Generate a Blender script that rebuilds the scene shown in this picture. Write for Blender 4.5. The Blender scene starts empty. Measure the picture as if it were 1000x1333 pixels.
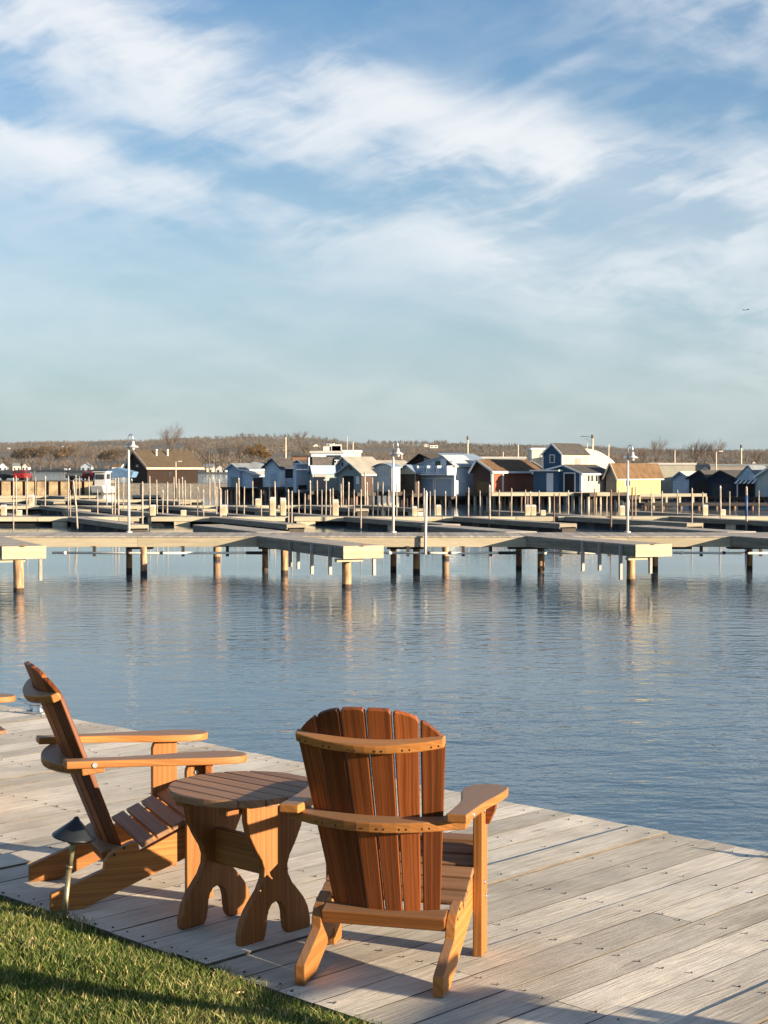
import bpy, math, random
import numpy as np
from mathutils import Vector, Matrix
R = math.radians
random.seed(11)
rng = np.random.default_rng(5)
SC = bpy.context.scene
COL = SC.collection
# ------------------------------------------------------------------ camera model
F, HZ, CAMZ, DECK = 2050.0, 611.0, 3.5, 1.7
PITCH = math.atan((666.5 - HZ) / F)
CP, SP = math.cos(PITCH), math.sin(PITCH)
CAM = Vector((0, 0, CAMZ))
def ray(px, py):
    x = (px - 500) / F; v = -(py - 666.5) / F
    return Vector((x, CP + v * SP, -SP + v * CP))
def G(px, py, z=0.0):                     # point of the level z seen at a pixel of the photograph
    r = ray(px, py); t = (z - CAMZ) / r.z
    return CAM + r * t
def V(px, py, Y):                         # point at depth Y seen at a pixel
    r = ray(px, py); return CAM + r * (Y / r.y)
cam = bpy.data.cameras.new('camera'); co = bpy.data.objects.new('camera', cam); COL.objects.link(co)
co.location = CAM; co.rotation_euler = (R(90) - PITCH, 0, 0)
cam.sensor_fit = 'VERTICAL'; cam.sensor_height = 36; cam.lens = F / 1333 * 36
cam.clip_start = .1; cam.clip_end = 20000
SC.camera = co
# ------------------------------------------------------------------ sun and sky
SUN_AZ = math.atan2(.906, -.423); SUN_EL = R(10.2)      # azimuth from +Y towards +X
sl = bpy.data.lights.new('sun', 'SUN'); so = bpy.data.objects.new('sun', sl); COL.objects.link(so)
sd = Vector((math.sin(SUN_AZ) * math.cos(SUN_EL), math.cos(SUN_AZ) * math.cos(SUN_EL), math.sin(SUN_EL)))
so.rotation_euler = (-sd).to_track_quat('-Z', 'Y').to_euler()
so.location = (30, -20, 20)
sl.energy = 5.0; sl.angle = R(.5); sl.color = (1, .82, .58)

class NT:                                  # tiny helper for node maths
    def __init__(s, tree): s.t = tree; s.n = tree.nodes; s.l = tree.links
    def node(s, typ, **kw):
        n = s.n.new(typ)
        for k, v in kw.items(): setattr(n, k, v)
        return n
    def put(s, sock, v):
        if hasattr(v, 'is_linked') or isinstance(v, bpy.types.NodeSocket): s.l.new(v, sock)
        else: sock.default_value = v
    def m(s, op, a, b=None, c=None, clamp=False):
        n = s.node('ShaderNodeMath', operation=op, use_clamp=clamp)
        s.put(n.inputs[0], a)
        if b is not None: s.put(n.inputs[1], b)
        if c is not None: s.put(n.inputs[2], c)
        return n.outputs[0]
    def add(s, a, b): return s.m('ADD', a, b)
    def sub(s, a, b): return s.m('SUBTRACT', a, b)
    def mul(s, a, b): return s.m('MULTIPLY', a, b)
    def step(s, a, lo, hi, tlo=0.0, thi=1.0):
        n = s.node('ShaderNodeMapRange', interpolation_type='SMOOTHSTEP')
        s.put(n.inputs[0], a)
        for i, v in enumerate((lo, hi, tlo, thi)): s.put(n.inputs[i + 1], v)
        return n.outputs[0]
    def gauss(s, x, w):                    # exp(-(x/w)^2)
        q = s.m('DIVIDE', x, w); return s.m('EXPONENT', s.mul(s.mul(q, q), -1))
    def vec(s, x, y, z=0.0):
        n = s.node('ShaderNodeCombineXYZ')
        for i, v in enumerate((x, y, z)): s.put(n.inputs[i], v)
        return n.outputs[0]
    def noise(s, v, scale=1.0, detail=4, rough=.5, dist=0.0):
        n = s.node('ShaderNodeTexNoise'); s.put(n.inputs['Vector'], v)
        n.inputs['Scale'].default_value = scale; n.inputs['Detail'].default_value = detail
        n.inputs['Roughness'].default_value = rough; n.inputs['Distortion'].default_value = dist
        return n.outputs['Fac']
    def mix(s, f, a, b, typ='MIX'):
        n = s.node('ShaderNodeMix', data_type='RGBA', blend_type=typ)
        s.put(n.inputs[0], f); s.put(n.inputs[6], a); s.put(n.inputs[7], b)
        return n.outputs[2]

W = bpy.data.worlds.new('World'); SC.world = W; W.use_nodes = True
w = NT(W.node_tree); w.n.clear()
sky = w.node('ShaderNodeTexSky', sky_type='NISHITA')
sky.sun_disc = False; sky.sun_elevation = SUN_EL; sky.sun_rotation = SUN_AZ
sky.air_density = 1.0; sky.dust_density = .4; sky.ozone_density = 3.0
tc = w.node('ShaderNodeTexCoord'); sp = w.node('ShaderNodeSeparateXYZ'); w.l.new(tc.outputs['Generated'], sp.inputs[0])
az = w.m('ARCTAN2', sp.outputs[0], sp.outputs[1]); el = w.m('ARCSINE', sp.outputs[2])
u = w.add(w.mul(az, 2.05), .5); v = w.sub(.611, w.mul(el, 2.05))     # thousandths of the frame: across, down from 17 degrees up
wn = w.noise(w.vec(u, v, 3.1), 3.2, 4, .55); wn2 = w.noise(w.vec(u, v, 9.7), 9, 3, .5)
uw = w.add(u, w.mul(w.sub(wn2, .5), .04)); vw = w.add(v, w.add(w.mul(w.sub(wn, .5), .10), w.mul(w.sub(wn2, .5), .02)))
sw = w.sub(vw, w.mul(uw, .235))            # across the bands, which fall gently to the right
fib = w.noise(w.vec(w.mul(w.add(uw, w.mul(vw, .3)), 2.4), w.mul(w.sub(vw, w.mul(uw, .16)), 11), 1.7), 1.0, 5, .55, .05)
fea = w.noise(w.vec(w.mul(w.add(uw, w.mul(vw, 1.0)), 3.0), w.mul(w.sub(vw, w.mul(uw, -.45)), 15), 5.2), 1.0, 5, .55, .05)
puf = w.noise(w.vec(w.mul(w.add(uw, w.mul(vw, .3)), 4.2), w.mul(w.sub(vw, w.mul(uw, .15)), 9), 8.8), 1.0, 7, .58, .12)
wis = w.noise(w.vec(w.mul(w.add(uw, w.mul(vw, .9)), 6.0), w.mul(w.add(vw, w.mul(uw, .30)), 34), 2.2), 1.0, 6, .6, .15)
tex = w.add(w.mul(w.step(fib, .30, .70), .34), w.add(w.mul(w.step(fea, .36, .70), .20), w.add(w.mul(w.step(puf, .36, .66), .46), w.mul(w.step(wis, .42, .70), .20))))
def band(c, wu, wd):                       # soft band round sw = c, sharper above than below
    up = w.gauss(w.m('MINIMUM', w.sub(sw, c), 0.0), wu); dn = w.gauss(w.m('MAXIMUM', w.sub(sw, c), 0.0), wd)
    return w.mul(up, dn)
def blob(cu, cv, wu, wv, slope): return w.mul(w.gauss(w.sub(uw, cu), wu), w.gauss(w.sub(w.sub(vw, cv), w.mul(w.sub(uw, cu), slope)), wv))
b1 = w.mul(band(.052, .052, .085), w.step(u, .93, .74, .25, 1.0))
b1 = w.mul(b1, w.step(u, -.35, .05, .8, 1.0))
b2 = w.mul(band(.190, .026, .065), w.step(u, .55, .2, .45, 1.0))
cores = w.add(w.mul(blob(.73, .205, .15, .050, .35), .62), w.mul(blob(.52, .128, .12, .034, .3), .45))
cores = w.add(cores, w.mul(blob(.20, .085, .22, .050, .27), .50))
cores = w.add(cores, w.mul(blob(.07, .202, .11, .018, .25), .45))
cores = w.add(cores, w.mul(blob(.385, .283, .05, .014, .2), .32))
cores = w.add(cores, w.mul(blob(1.0, .235, .07, .042, -.2), .65))
cores = w.add(cores, w.mul(blob(.93, .275, .16, .07, .1), .38))
cores = w.add(cores, w.mul(blob(.74, .098, .05, .010, -.4), .28))
cores = w.add(cores, w.mul(blob(.955, .160, .022, .012, -.4), .40))
cores = w.add(cores, w.mul(blob(.992, .038, .012, .008, 0), .75))
veil = w.mul(w.step(v, .18, .40), w.step(v, .62, .44, .70, 1.0))
veil2 = w.mul(w.gauss(w.sub(w.sub(vw, .35), w.mul(w.sub(uw, .75), .24)), .055), w.step(u, .35, .7))
topr = w.mul(w.step(u, .66, .96), w.gauss(w.sub(vw, .02), .10))
tex = w.step(tex, .14, 1.05, 0.0, 1.12)
dens = w.mul(w.add(w.mul(tex, .95), .10), w.add(w.mul(b1, .92), w.add(w.mul(b2, .62), w.mul(topr, .55))))
dens = w.add(dens, w.mul(w.add(w.mul(tex, 1.15), .22), cores))
dens = w.add(dens, w.add(w.mul(veil, w.add(w.mul(w.step(fib, .3, .7), .14), .10)), w.mul(veil2, w.mul(tex, .45))))
dens = w.add(dens, w.add(w.mul(w.step(v, -.1, .05), w.mul(tex, .08)), .0))
high = w.mul(w.step(v, 0, -.5), w.mul(w.step(fib, .45, .75), .6))   # thin cloud higher up than the frame, seen in the water
dens = w.mul(w.sub(1.0, w.m('EXPONENT', w.mul(w.add(dens, high), -1.7))), .98)
hazef = w.m('EXPONENT', w.mul(w.m('MAXIMUM', el, 0.0), -7.0))
SKYK = .05; SKG = 1.0
skyc = w.mix(1.0, sky.outputs[0], (1.0, 1.20, 1.31, 1), 'MULTIPLY')
skyh = w.mix(w.mul(hazef, .85), skyc, (1.70, 2.48, 3.02, 1))
cl = w.mix(dens, skyh, (6.1, 6.25, 6.4, 1))
bg = w.node('ShaderNodeBackground'); w.l.new(cl, bg.inputs[0]); bg.inputs[1].default_value = SKYK
wo = w.node('ShaderNodeOutputWorld'); w.l.new(bg.outputs[0], wo.inputs[0])
SC.view_settings.view_transform = 'Standard'; SC.view_settings.look = 'None'
SC.view_settings.exposure = 1.6; SC.view_settings.gamma = 1.0
SC.cycles.use_denoising = True
SC.cycles.max_bounces = 6; SC.cycles.sample_clamp_indirect = 4
# ------------------------------------------------------------------ materials
MATS = {}
def newmat(name):
    m = bpy.data.materials.new(name); m.use_nodes = True; MATS[name] = m
    t = NT(m.node_tree); b = t.n['Principled BSDF']
    return m, t, b
def rgb(c): return (c[0], c[1], c[2], 1)
def plain(name, c, rough=.6, var=.25, scale=3.0, metal=0.0, bump=0.0, spec=.4):
    m, t, b = newmat(name)
    tcn = t.node('ShaderNodeTexCoord')
    n = t.noise(tcn.outputs['Object'], scale, 5, .6)
    f = t.step(n, .3, .7)
    dark = tuple(x * (1 - var) for x in c); lite = tuple(min(1, x * (1 + var * .6)) for x in c)
    t.l.new(t.mix(f, rgb(dark), rgb(lite)), b.inputs['Base Color'])
    b.inputs['Roughness'].default_value = rough; b.inputs['Metallic'].default_value = metal
    b.inputs['Specular IOR Level'].default_value = spec
    if bump:
        bn = t.node('ShaderNodeBump'); bn.inputs['Strength'].default_value = bump; bn.inputs['Distance'].default_value = .02
        t.l.new(n, bn.inputs['Height']); t.l.new(bn.outputs[0], b.inputs['Normal'])
    return m
def siding(name, c, axis='x', pitch=.2, rough=.7, depth=.3):
    m, t, b = newmat(name)
    tcn = t.node('ShaderNodeTexCoord'); s = t.node('ShaderNodeSeparateXYZ'); t.l.new(tcn.outputs['Object'], s.inputs[0])
    a = s.outputs[2] if axis == 'z' else t.add(s.outputs[0], s.outputs[1])
    fr = t.m('FRACT', t.m('DIVIDE', a, pitch))
    ln = t.step(fr, .0, .16)
    n = t.noise(tcn.outputs['Object'], 1.2, 5, .65)
    f = t.mul(t.add(t.mul(ln, depth), 1 - depth), t.step(n, .2, .8, .82, 1.1))
    mx = t.mix(1.0, rgb(c), t.vec(f, f, f), 'MULTIPLY')
    t.l.new(mx, b.inputs['Base Color']); b.inputs['Roughness'].default_value = rough; b.inputs['Specular IOR Level'].default_value = .12
    return m
def board_mat(name, dark, lite, grey=None, rough=.55, gscale=(2.5, 70), bump=.25, knots=True, tintamt=.35, spec=.4, splits=False, top=None):
    """wood whose grain runs along the first UV axis (metres); 'tint' varies board by board"""
    m, t, b = newmat(name)
    uvn = t.node('ShaderNodeUVMap'); s = t.node('ShaderNodeSeparateXYZ'); t.l.new(uvn.outputs[0], s.inputs[0])
    U, Vv = s.outputs[0], s.outputs[1]
    at = t.node('ShaderNodeAttribute', attribute_name='tint'); tint = at.outputs['Fac']
    wob = t.noise(t.vec(t.mul(U, 2.2), t.mul(Vv, 9), tint), 1.0, 3, .5)
    g = t.noise(t.vec(t.mul(U, gscale[0]), t.add(t.mul(Vv, gscale[1]), t.mul(wob, 3.0)), t.mul(tint, 31)), 1.0, 5, .6)
    fine = t.noise(t.vec(t.mul(U, gscale[0] * 4), t.mul(Vv, gscale[1] * 5), t.mul(tint, 17)), 1.0, 3, .6)
    wide = t.noise(t.vec(t.mul(U, 1.3), t.mul(Vv, 5), t.mul(tint, 57)), 1.0, 4, .6)
    f = t.m('ADD', t.mul(t.step(g, .34, .66), .6), t.add(t.mul(fine, .22), t.mul(wide, .25)), clamp=True)
    c = t.mix(f, rgb(dark), rgb(lite))
    if grey is not None: c = t.mix(t.mul(t.step(wide, .42, .72), .75), c, rgb(grey))
    k = t.add(1 - tintamt / 2, t.mul(tint, tintamt))
    c = t.mix(1.0, c, t.vec(k, k, k), 'MULTIPLY')
    if knots:
        vo = t.node('ShaderNodeTexVoronoi'); t.put(vo.inputs['Vector'], t.vec(t.mul(U, 1.1), t.mul(Vv, 4.5), t.mul(tint, 77))); vo.inputs['Scale'].default_value = 1.0
        kn = t.step(vo.outputs['Distance'], .10, .03)
        c = t.mix(t.mul(kn, .6), c, rgb(tuple(x * .35 for x in dark)))
    if top:
        gq = t.node('ShaderNodeNewGeometry'); sq = t.node('ShaderNodeSeparateXYZ'); t.l.new(gq.outputs['True Normal'], sq.inputs[0])
        wn_ = t.noise(t.vec(t.mul(U, 5), t.mul(Vv, 30), t.mul(tint, 13)), 1.0, 4, .6)
        c = t.mix(t.mul(t.step(sq.outputs[2], .75, .97), t.step(wn_, .2, .65, .35, .85)), c, rgb(top))
    if splits:
        cr = t.noise(t.vec(t.mul(U, 1.4), t.add(t.mul(Vv, 62), t.mul(wob, 4.0)), t.mul(tint, 91)), 1.0, 2, .5)
        c = t.mix(t.mul(t.step(cr, .67, .72), .45), c, rgb(tuple(x * .45 for x in dark)))
        gp = t.node('ShaderNodeNewGeometry')
        st = t.noise(gp.outputs['Position'], 2.1, 5, .62); kk = t.step(st, .25, .72, .76, 1.08)
        c = t.mix(1.0, c, t.vec(kk, t.mul(kk, .985), t.mul(kk, .96)), 'MULTIPLY')
    t.l.new(c, b.inputs['Base Color']); b.inputs['Roughness'].default_value = rough
    b.inputs['Specular IOR Level'].default_value = spec
    bn = t.node('ShaderNodeBump'); bn.inputs['Strength'].default_value = bump; bn.inputs['Distance'].default_value = .002
    t.l.new(t.add(g, t.mul(fine, .6)), bn.inputs['Height']); t.l.new(bn.outputs[0], b.inputs['Normal'])
    return m
CEDAR = board_mat('cedar_oiled', (.075, .017, .005), (.285, .082, .020), rough=.5, gscale=(.8, 105), tintamt=.85, spec=.3)
CEDARP = board_mat('cedar_pale', (.20, .070, .017), (.42, .175, .046), rough=.5, gscale=(.8, 95), tintamt=.5, spec=.3, top=(.235, .15, .095))
TABLEW = board_mat('cedar_weathered', (.15, .072, .036), (.31, .165, .085), rough=.6, gscale=(1.6, 80), tintamt=.35, spec=.4)
CEDART = board_mat('cedar_table', (.12, .040, .009), (.33, .125, .030), rough=.5, gscale=(.8, 95), tintamt=.4, spec=.3, top=(.19, .12, .075))
DECKW = board_mat('weathered_deck', (.40, .36, .305), (.75, .685, .585), grey=(.60, .565, .505), rough=.9, gscale=(4.5, 95), bump=1.0, tintamt=.42, spec=.2, splits=True)
PIERT = board_mat('pier_top_boards', (.24, .21, .18), (.44, .40, .35), rough=.9, gscale=(.8, 8), bump=.1, knots=False, spec=.2)
PIERF = board_mat('pier_new_lumber', (.32, .27, .185), (.45, .39, .285), rough=.75, gscale=(.6, 14), bump=.1, tintamt=.2, spec=.2)
FLOATW = board_mat('float_dock_lumber', (.38, .33, .23), (.54, .48, .36), rough=.85, gscale=(.5, 8), bump=.1, tintamt=.3, knots=False, spec=.2)
DARKW = plain('dark_wet_timber', (.045, .035, .028), .8)
NAIL = plain('rusted_nail', (.05, .028, .018), .8)
PILE = None
def pile_mat():
    m, t, b = newmat('pile_wood')
    tcn = t.node('ShaderNodeTexCoord'); s = t.node('ShaderNodeSeparateXYZ'); t.l.new(tcn.outputs['Object'], s.inputs[0])
    n = t.noise(t.vec(t.mul(s.outputs[0], 14), t.mul(s.outputs[1], 14), t.mul(s.outputs[2], 2.2)), 1.0, 5, .65)
    c = t.mix(t.step(n, .3, .7), (.20, .10, .05, 1), (.50, .31, .17, 1))
    wet = t.step(t.add(s.outputs[2], t.mul(n, .1)), .20, .16)
    c = t.mix(wet, c, (.055, .032, .02, 1))
    t.l.new(c, b.inputs['Base Color']); b.inputs['Roughness'].default_value = .8
    return m
PILE = pile_mat()
POST = plain('pale_post', (.36, .30, .245), .6, .45, 1.5)
POSTD = plain('brown_post', (.20, .12, .085), .8, .35, 1.5)
WHITEP = plain('white_paint_metal', (.56, .54, .51), .4, .1, 1)
PVC = plain('white_pipe', (.75, .72, .64), .45, .15, 2)
BLACK = plain('black_rubber', (.02, .02, .022), .6, .3)
GALV = plain('galvanised_steel', (.55, .57, .60), .35, .15, 30, metal=.9)
BRONZE = plain('aged_bronze', (.26, .22, .13), .4, .3, 20, metal=.5)
BLKMET = plain('black_metal_shade', (.022, .026, .032), .38, .25, 20, metal=.3)
FLOATP = plain('cream_float_drum', (.55, .46, .31), .6, .3, 2)
GLASSD = plain('dark_glass', (.03, .035, .04), .12, .3, 1)
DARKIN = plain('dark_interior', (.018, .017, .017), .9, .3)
# ------------------------------------------------------------------ mesh builder
class MB:
    def __init__(s): s.v = []; s.f = []; s.uv = []; s.mi = []; s.ti = []; s.sm = []
    def face(s, idx, uv=None, mi=0, ti=.5, sm=False):
        s.f.append(idx); s.uv.append(uv or [(0, 0)] * len(idx)); s.mi.append(mi); s.ti.append(ti); s.sm.append(sm)
    def prism(s, poly, O, A, B, N, t, mi=0, ti=None, side=None):
        """outline poly of (a, b) in the frame O, A, B; thickness t centred on it along N; grain runs along A"""
        O, A, B, N = Vector(O), Vector(A), Vector(B), Vector(N)
        ar = sum(poly[i][0] * poly[(i + 1) % len(poly)][1] - poly[(i + 1) % len(poly)][0] * poly[i][1] for i in range(len(poly)))
        flip = (ar < 0) != (A.cross(B).dot(N) < 0)
        if flip: poly = poly[::-1]
        ti = random.random() if ti is None else ti
        n = len(poly); b0 = len(s.v); o1, o2 = random.random() * 40, random.random() * 40
        for k in (-.5, .5):
            for a, b in poly: s.v.append(O + A * a + B * b + N * (t * k))
        uvp = [(a + o1, b + o2) for a, b in poly]
        s.face([b0 + n + i for i in range(n)], uvp, mi, ti)
        s.face([b0 + i for i in reversed(range(n))], uvp[::-1], mi, ti)
        for i in range(n):
            j = (i + 1) % n
            u1, u2 = uvp[i], uvp[j]
            s.face([b0 + i, b0 + j, b0 + n + j, b0 + n + i],
                   [u1, u2, (u2[0], u2[1] + t), (u1[0], u1[1] + t)], mi if side is None else side, ti)
    def box(s, lo, hi, mi=0, ti=None, grain=0):
        lo, hi = Vector(lo), Vector(hi); c = (lo + hi) / 2; d = hi - lo
        ax = [Vector((1, 0, 0)), Vector((0, 1, 0)), Vector((0, 0, 1))]
        a, b, n = [(0, 1, 2), (1, 2, 0), (2, 0, 1)][grain]
        s.prism([(-d[a] / 2, -d[b] / 2), (d[a] / 2, -d[b] / 2), (d[a] / 2, d[b] / 2), (-d[a] / 2, d[b] / 2)], c, ax[a], ax[b], ax[n], d[n], mi, ti)
    def tube(s, pts, rad, n=8, mi=0, cap=True, ti=.5):
        pts = [Vector(p) for p in pts]; b0 = len(s.v)
        if not hasattr(rad, '__len__'): rad = [rad] * len(pts)
        prev = None
        for i, p in enumerate(pts):
            d = (pts[min(i + 1, len(pts) - 1)] - pts[max(i - 1, 0)]).normalized()
            if prev is None:
                q = Vector((1, 0, 0)) if abs(d.x) < .8 else Vector((0, 1, 0))
                prev = (q - d * q.dot(d)).normalized()
            prev = (prev - d * prev.dot(d)).normalized(); e = d.cross(prev)
            for k in range(n):
                a = 2 * math.pi * k / n
                s.v.append(p + (prev * math.cos(a) + e * math.sin(a)) * rad[i])
        for i in range(len(pts) - 1):
            for k in range(n):
                k2 = (k + 1) % n
                s.face([b0 + i * n + k, b0 + i * n + k2, b0 + (i + 1) * n + k2, b0 + (i + 1) * n + k], None, mi, ti, True)
        if cap:
            s.face([b0 + k for k in reversed(range(n))], None, mi, ti)
            e0 = b0 + (len(pts) - 1) * n
            s.face([e0 + k for k in range(n)], None, mi, ti)
    def lathe(s, prof, c=(0, 0, 0), n=24, mi=0):
        s.tube([Vector(c) + Vector((0, 0, z)) for r, z in prof], [r for r, z in prof], n, mi)
    def build(s, name, mats, parent=None, bevel=0.0, seg=1):
        me = bpy.data.meshes.new(name)
        me.from_pydata([tuple(p) for p in s.v], [], s.f)
        ul = me.uv_layers.new(name='UVMap')
        ul.data.foreach_set('uv', [c for f in s.uv for q in f for c in q])
        at = me.attributes.new('tint', 'FLOAT', 'FACE'); at.data.foreach_set('value', s.ti)
        me.polygons.foreach_set('material_index', s.mi); me.polygons.foreach_set('use_smooth', s.sm)
        for m in (mats if isinstance(mats, (list, tuple)) else [mats]): me.materials.append(m)
        me.update()
        o = bpy.data.objects.new(name, me); COL.objects.link(o)
        if parent: o.parent = parent
        if bevel:
            bm = o.modifiers.new('soft edges', 'BEVEL'); bm.width = bevel; bm.segments = seg; bm.limit_method = 'ANGLE'; bm.angle_limit = R(40)
        return o
def tag(o, label, cat, group=None, kind=None):
    if kind: o['kind'] = kind
    if label: o['label'] = label
    if cat: o['category'] = cat
    if group: o['group'] = group
    return o
def empty(name, loc, rz=0.0, label=None, cat=None, group=None):
    o = bpy.data.objects.new(name, None); COL.objects.link(o); o.empty_display_size = .2
    o.location = loc; o.rotation_euler = (0, 0, rz)
    return tag(o, label, cat, group)
def copy_tree(o, parent=None):
    c = o.copy(); COL.objects.link(c)
    if parent: c.parent = parent
    for ch in list(o.children): copy_tree(ch, c)
    return c
X3, Y3, Z3 = Vector((1, 0, 0)), Vector((0, 1, 0)), Vector((0, 0, 1))
# ------------------------------------------------------------------ boardwalk
U2 = Vector((.700, .714, 0)); V2 = Vector((.714, -.700, 0))     # along the planks, along the water's edge
E0 = G(500, 1013, DECK); E0.z = 0
def uvw(u_, v_, z): return E0 + U2 * u_ + V2 * v_ + Z3 * z
db = MB(); vpos = -9.5; brd = 0
JO = [-.12 - .555 * k for k in range(6)]
while vpos < 8.0:
    wd = random.choice((.186, .19, .2, .21, .19)); dz = random.uniform(-.0015, .0015) + (.007 if brd % 9 == 4 else 0)
    u_end = random.uniform(-.012, .012); ti = random.random(); gap = .006
    # most planks run the full width in two lengths with a butt joint
    cut = random.choice((-1.23, -1.785, -2.34)) if random.random() < .35 else None
    spans = [(-2.93, u_end)] if cut is None else [(-2.93, cut - .002), (cut + .002, u_end)]
    for (a, b) in spans:
        tilt = random.uniform(-.006, .006)
        n = 8; ti = random.random()
        O = uvw((a + b) / 2, vpos + wd / 2, DECK - .02 + dz)
        N = (Z3 + V2 * tilt).normalized(); Bv = (V2 - N * V2.dot(N)).normalized()
        L = b - a
        wob = [random.uniform(-.0022, .0022) for _ in range(n + 1)]
        top = [(-L / 2 + L * i / n, (wd - gap) / 2 + wob[i]) for i in range(n + 1)]
        bot = [(-L / 2 + L * i / n, -(wd - gap) / 2 + random.uniform(-.0022, .0022)) for i in range(n + 1)]
        db.prism(bot + top[::-1], O, U2, Bv, N, .04, 0, ti, 3)
    for j in JO:
        for q in (.26, .74):
            if random.random() < .12: continue
            c = uvw(j + random.uniform(-.02, .02), vpos + wd * q + random.uniform(-.01, .01), DECK + dz + .0015)
            rr = random.uniform(.003, .0055); a0 = random.random() * 6
            poly = [(rr * (1.5 if k % 2 else .8) * math.cos(a0 + k * 1.047), rr * .75 * math.sin(a0 + k * 1.047)) for k in range(6)]
            db.prism(poly, c, U2, V2, Z3, .006, 1)
    vpos += wd; brd += 1
for a, b, z0, z1 in ((-.06, -.02, DECK - .30, DECK - .045), (-2.9, -2.86, DECK - .3, DECK - .045)):
    db.prism([(a, -9.5), (b, -9.5), (b, 8), (a, 8)], E0 + Z3 * (z0 + z1) / 2, U2, V2, Z3, z1 - z0, 0, .3)
for k in range(7):
    p = uvw(-.2, -9 + k * 2.6, 0); db.tube([p - Z3 * 1.5, p + Z3 * (DECK - .045)], .13, 10, 2)
deck = db.build('boardwalk', [DECKW, NAIL, PILE, plain('dark_plank_edge', (.13, .105, .08), .95, .3, 9)], bevel=0)  # plank sides get a darker tone than the tops
tag(deck, 'weathered grey plank boardwalk along the water', 'boardwalk', kind='structure')
# ------------------------------------------------------------------ lawn with grass
LE = -2.92
lb = MB(); nx, ny = 40, 24
def lawnz(u_, v_):
    s = LE - u_
    return DECK - .035 + .05 * min(1, s / .35) + .006 * math.sin(v_ * 7 + s * 5) + .05 * max(0, s - .4)
for i in range(nx + 1):
    for j in range(ny + 1):
        vv = -9 + 16 * i / nx; uu = LE + .03 - 6 * (j / ny) ** 2
        lb.v.append(uvw(uu, vv, lawnz(uu, vv)))
for i in range(nx):
    for j in range(ny):
        a = i * (ny + 1) + j; lb.face([a, a + 1, a + ny + 2, a + ny + 1], None, 0, .5, True)
SOIL = plain('lawn_soil', (.055, .072, .020), .95, .5, 9)
lawn = lb.build('lawn', SOIL); tag(lawn, 'green lawn sloping down to the boardwalk', 'lawn', kind='structure')
def grass_mesh():
    n = 130000
    vv = rng.uniform(.0, 3.3, n); s = rng.uniform(0, 1, n) ** 1.1 * 1.35
    uu = LE - s + rng.normal(0, .012, n) + .02
    m2 = 45000                                  # sparser, broader blades on the rest of the lawn
    vv[-m2:] = rng.uniform(-8.5, 6.5, m2); uu[-m2:] = LE + .02 - rng.uniform(0, 1, m2) * 3.2
    z = np.array([lawnz(a, b) for a, b in zip(uu, vv)])
    patch = np.sin(vv * 5.1 + uu * 3.3) * .5 + np.sin(vv * 11 - uu * 9) * .3
    h = rng.uniform(.022, .050, n) * (1 + .15 * patch); wdt = rng.uniform(.0015, .0027, n); wdt[-m2:] *= 2.2
    a = rng.uniform(0, 2 * np.pi, n); lean = rng.uniform(.15, .9, n) * h; la = rng.uniform(0, 2 * np.pi, n)
    base = np.stack([E0.x + U2.x * uu + V2.x * vv, E0.y + U2.y * uu + V2.y * vv, z], 1)
    side = np.stack([np.cos(a), np.sin(a), 0 * a], 1) * wdt[:, None]
    ln = np.stack([np.cos(la), np.sin(la), 0 * la], 1) * lean[:, None]
    up = np.stack([0 * h, 0 * h, h], 1)
    p = np.empty((n, 5, 3))
    p[:, 0] = base - side; p[:, 1] = base + side
    p[:, 2] = base + side * .75 + up * .6 + ln * .38; p[:, 3] = base - side * .75 + up * .6 + ln * .38
    p[:, 4] = base + up * .98 + ln
    me = bpy.data.meshes.new('grass'); me.vertices.add(n * 5); me.vertices.foreach_set('co', p.ravel())
    me.loops.add(n * 7); me.polygons.add(n * 2)
    k = np.arange(n)[:, None] * 5
    me.loops.foreach_set('vertex_index', np.concatenate([k + [0, 1, 2, 3], k + [3, 2, 4]], 1).ravel().astype(np.int32))
    st = np.empty((n, 2), np.int32); st[:, 0] = np.arange(n) * 7; st[:, 1] = st[:, 0] + 4
    me.polygons.foreach_set('loop_start', st.ravel())
    dry = (rng.random(n) < (.13 + .13 * (patch > .2)))
    t = np.where(dry, rng.uniform(.75, 1, n), np.clip(rng.normal(.32, .16, n) + .10 * patch, 0, .7))
    at = me.attributes.new('tint', 'FLOAT', 'FACE'); at.data.foreach_set('value', np.repeat(t, 2).astype(np.float32))
    me.update(); me.validate()
    m, tt, b = newmat('grass_blades')
    an = tt.node('ShaderNodeAttribute', attribute_name='tint'); cr = tt.node('ShaderNodeValToRGB'); tt.l.new(an.outputs['Fac'], cr.inputs[0])
    e = cr.color_ramp.elements; e[0].position = 0; e[0].color = (.035, .07, .012, 1); e[1].position = 1; e[1].color = (.62, .50, .24, 1)
    x = cr.color_ramp.elements.new(.35); x.color = (.110, .160, .030, 1); x = cr.color_ramp.elements.new(.68); x.color = (.25, .26, .070, 1)
    tt.l.new(cr.outputs[0], b.inputs['Base Color']); b.inputs['Roughness'].default_value = .55; b.inputs['Specular IOR Level'].default_value = .3
    tr = tt.node('ShaderNodeBsdfTranslucent'); tt.l.new(cr.outputs[0], tr.inputs[0])
    ms = tt.node('ShaderNodeMixShader'); ms.inputs[0].default_value = .3
    tt.l.new(b.outputs[0], ms.inputs[1]); tt.l.new(tr.outputs[0], ms.inputs[2]); tt.l.new(ms.outputs[0], tt.n['Material Output'].inputs[0])
    me.materials.append(m)
    o = bpy.data.objects.new('grass', me); COL.objects.link(o)
    tag(o, 'short green lawn grass with straw coloured blades', 'grass', kind='stuff')
grass_mesh()
LEAF = plain('dry_leaf', (.42, .30, .17), .7, .35, 30)
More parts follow.
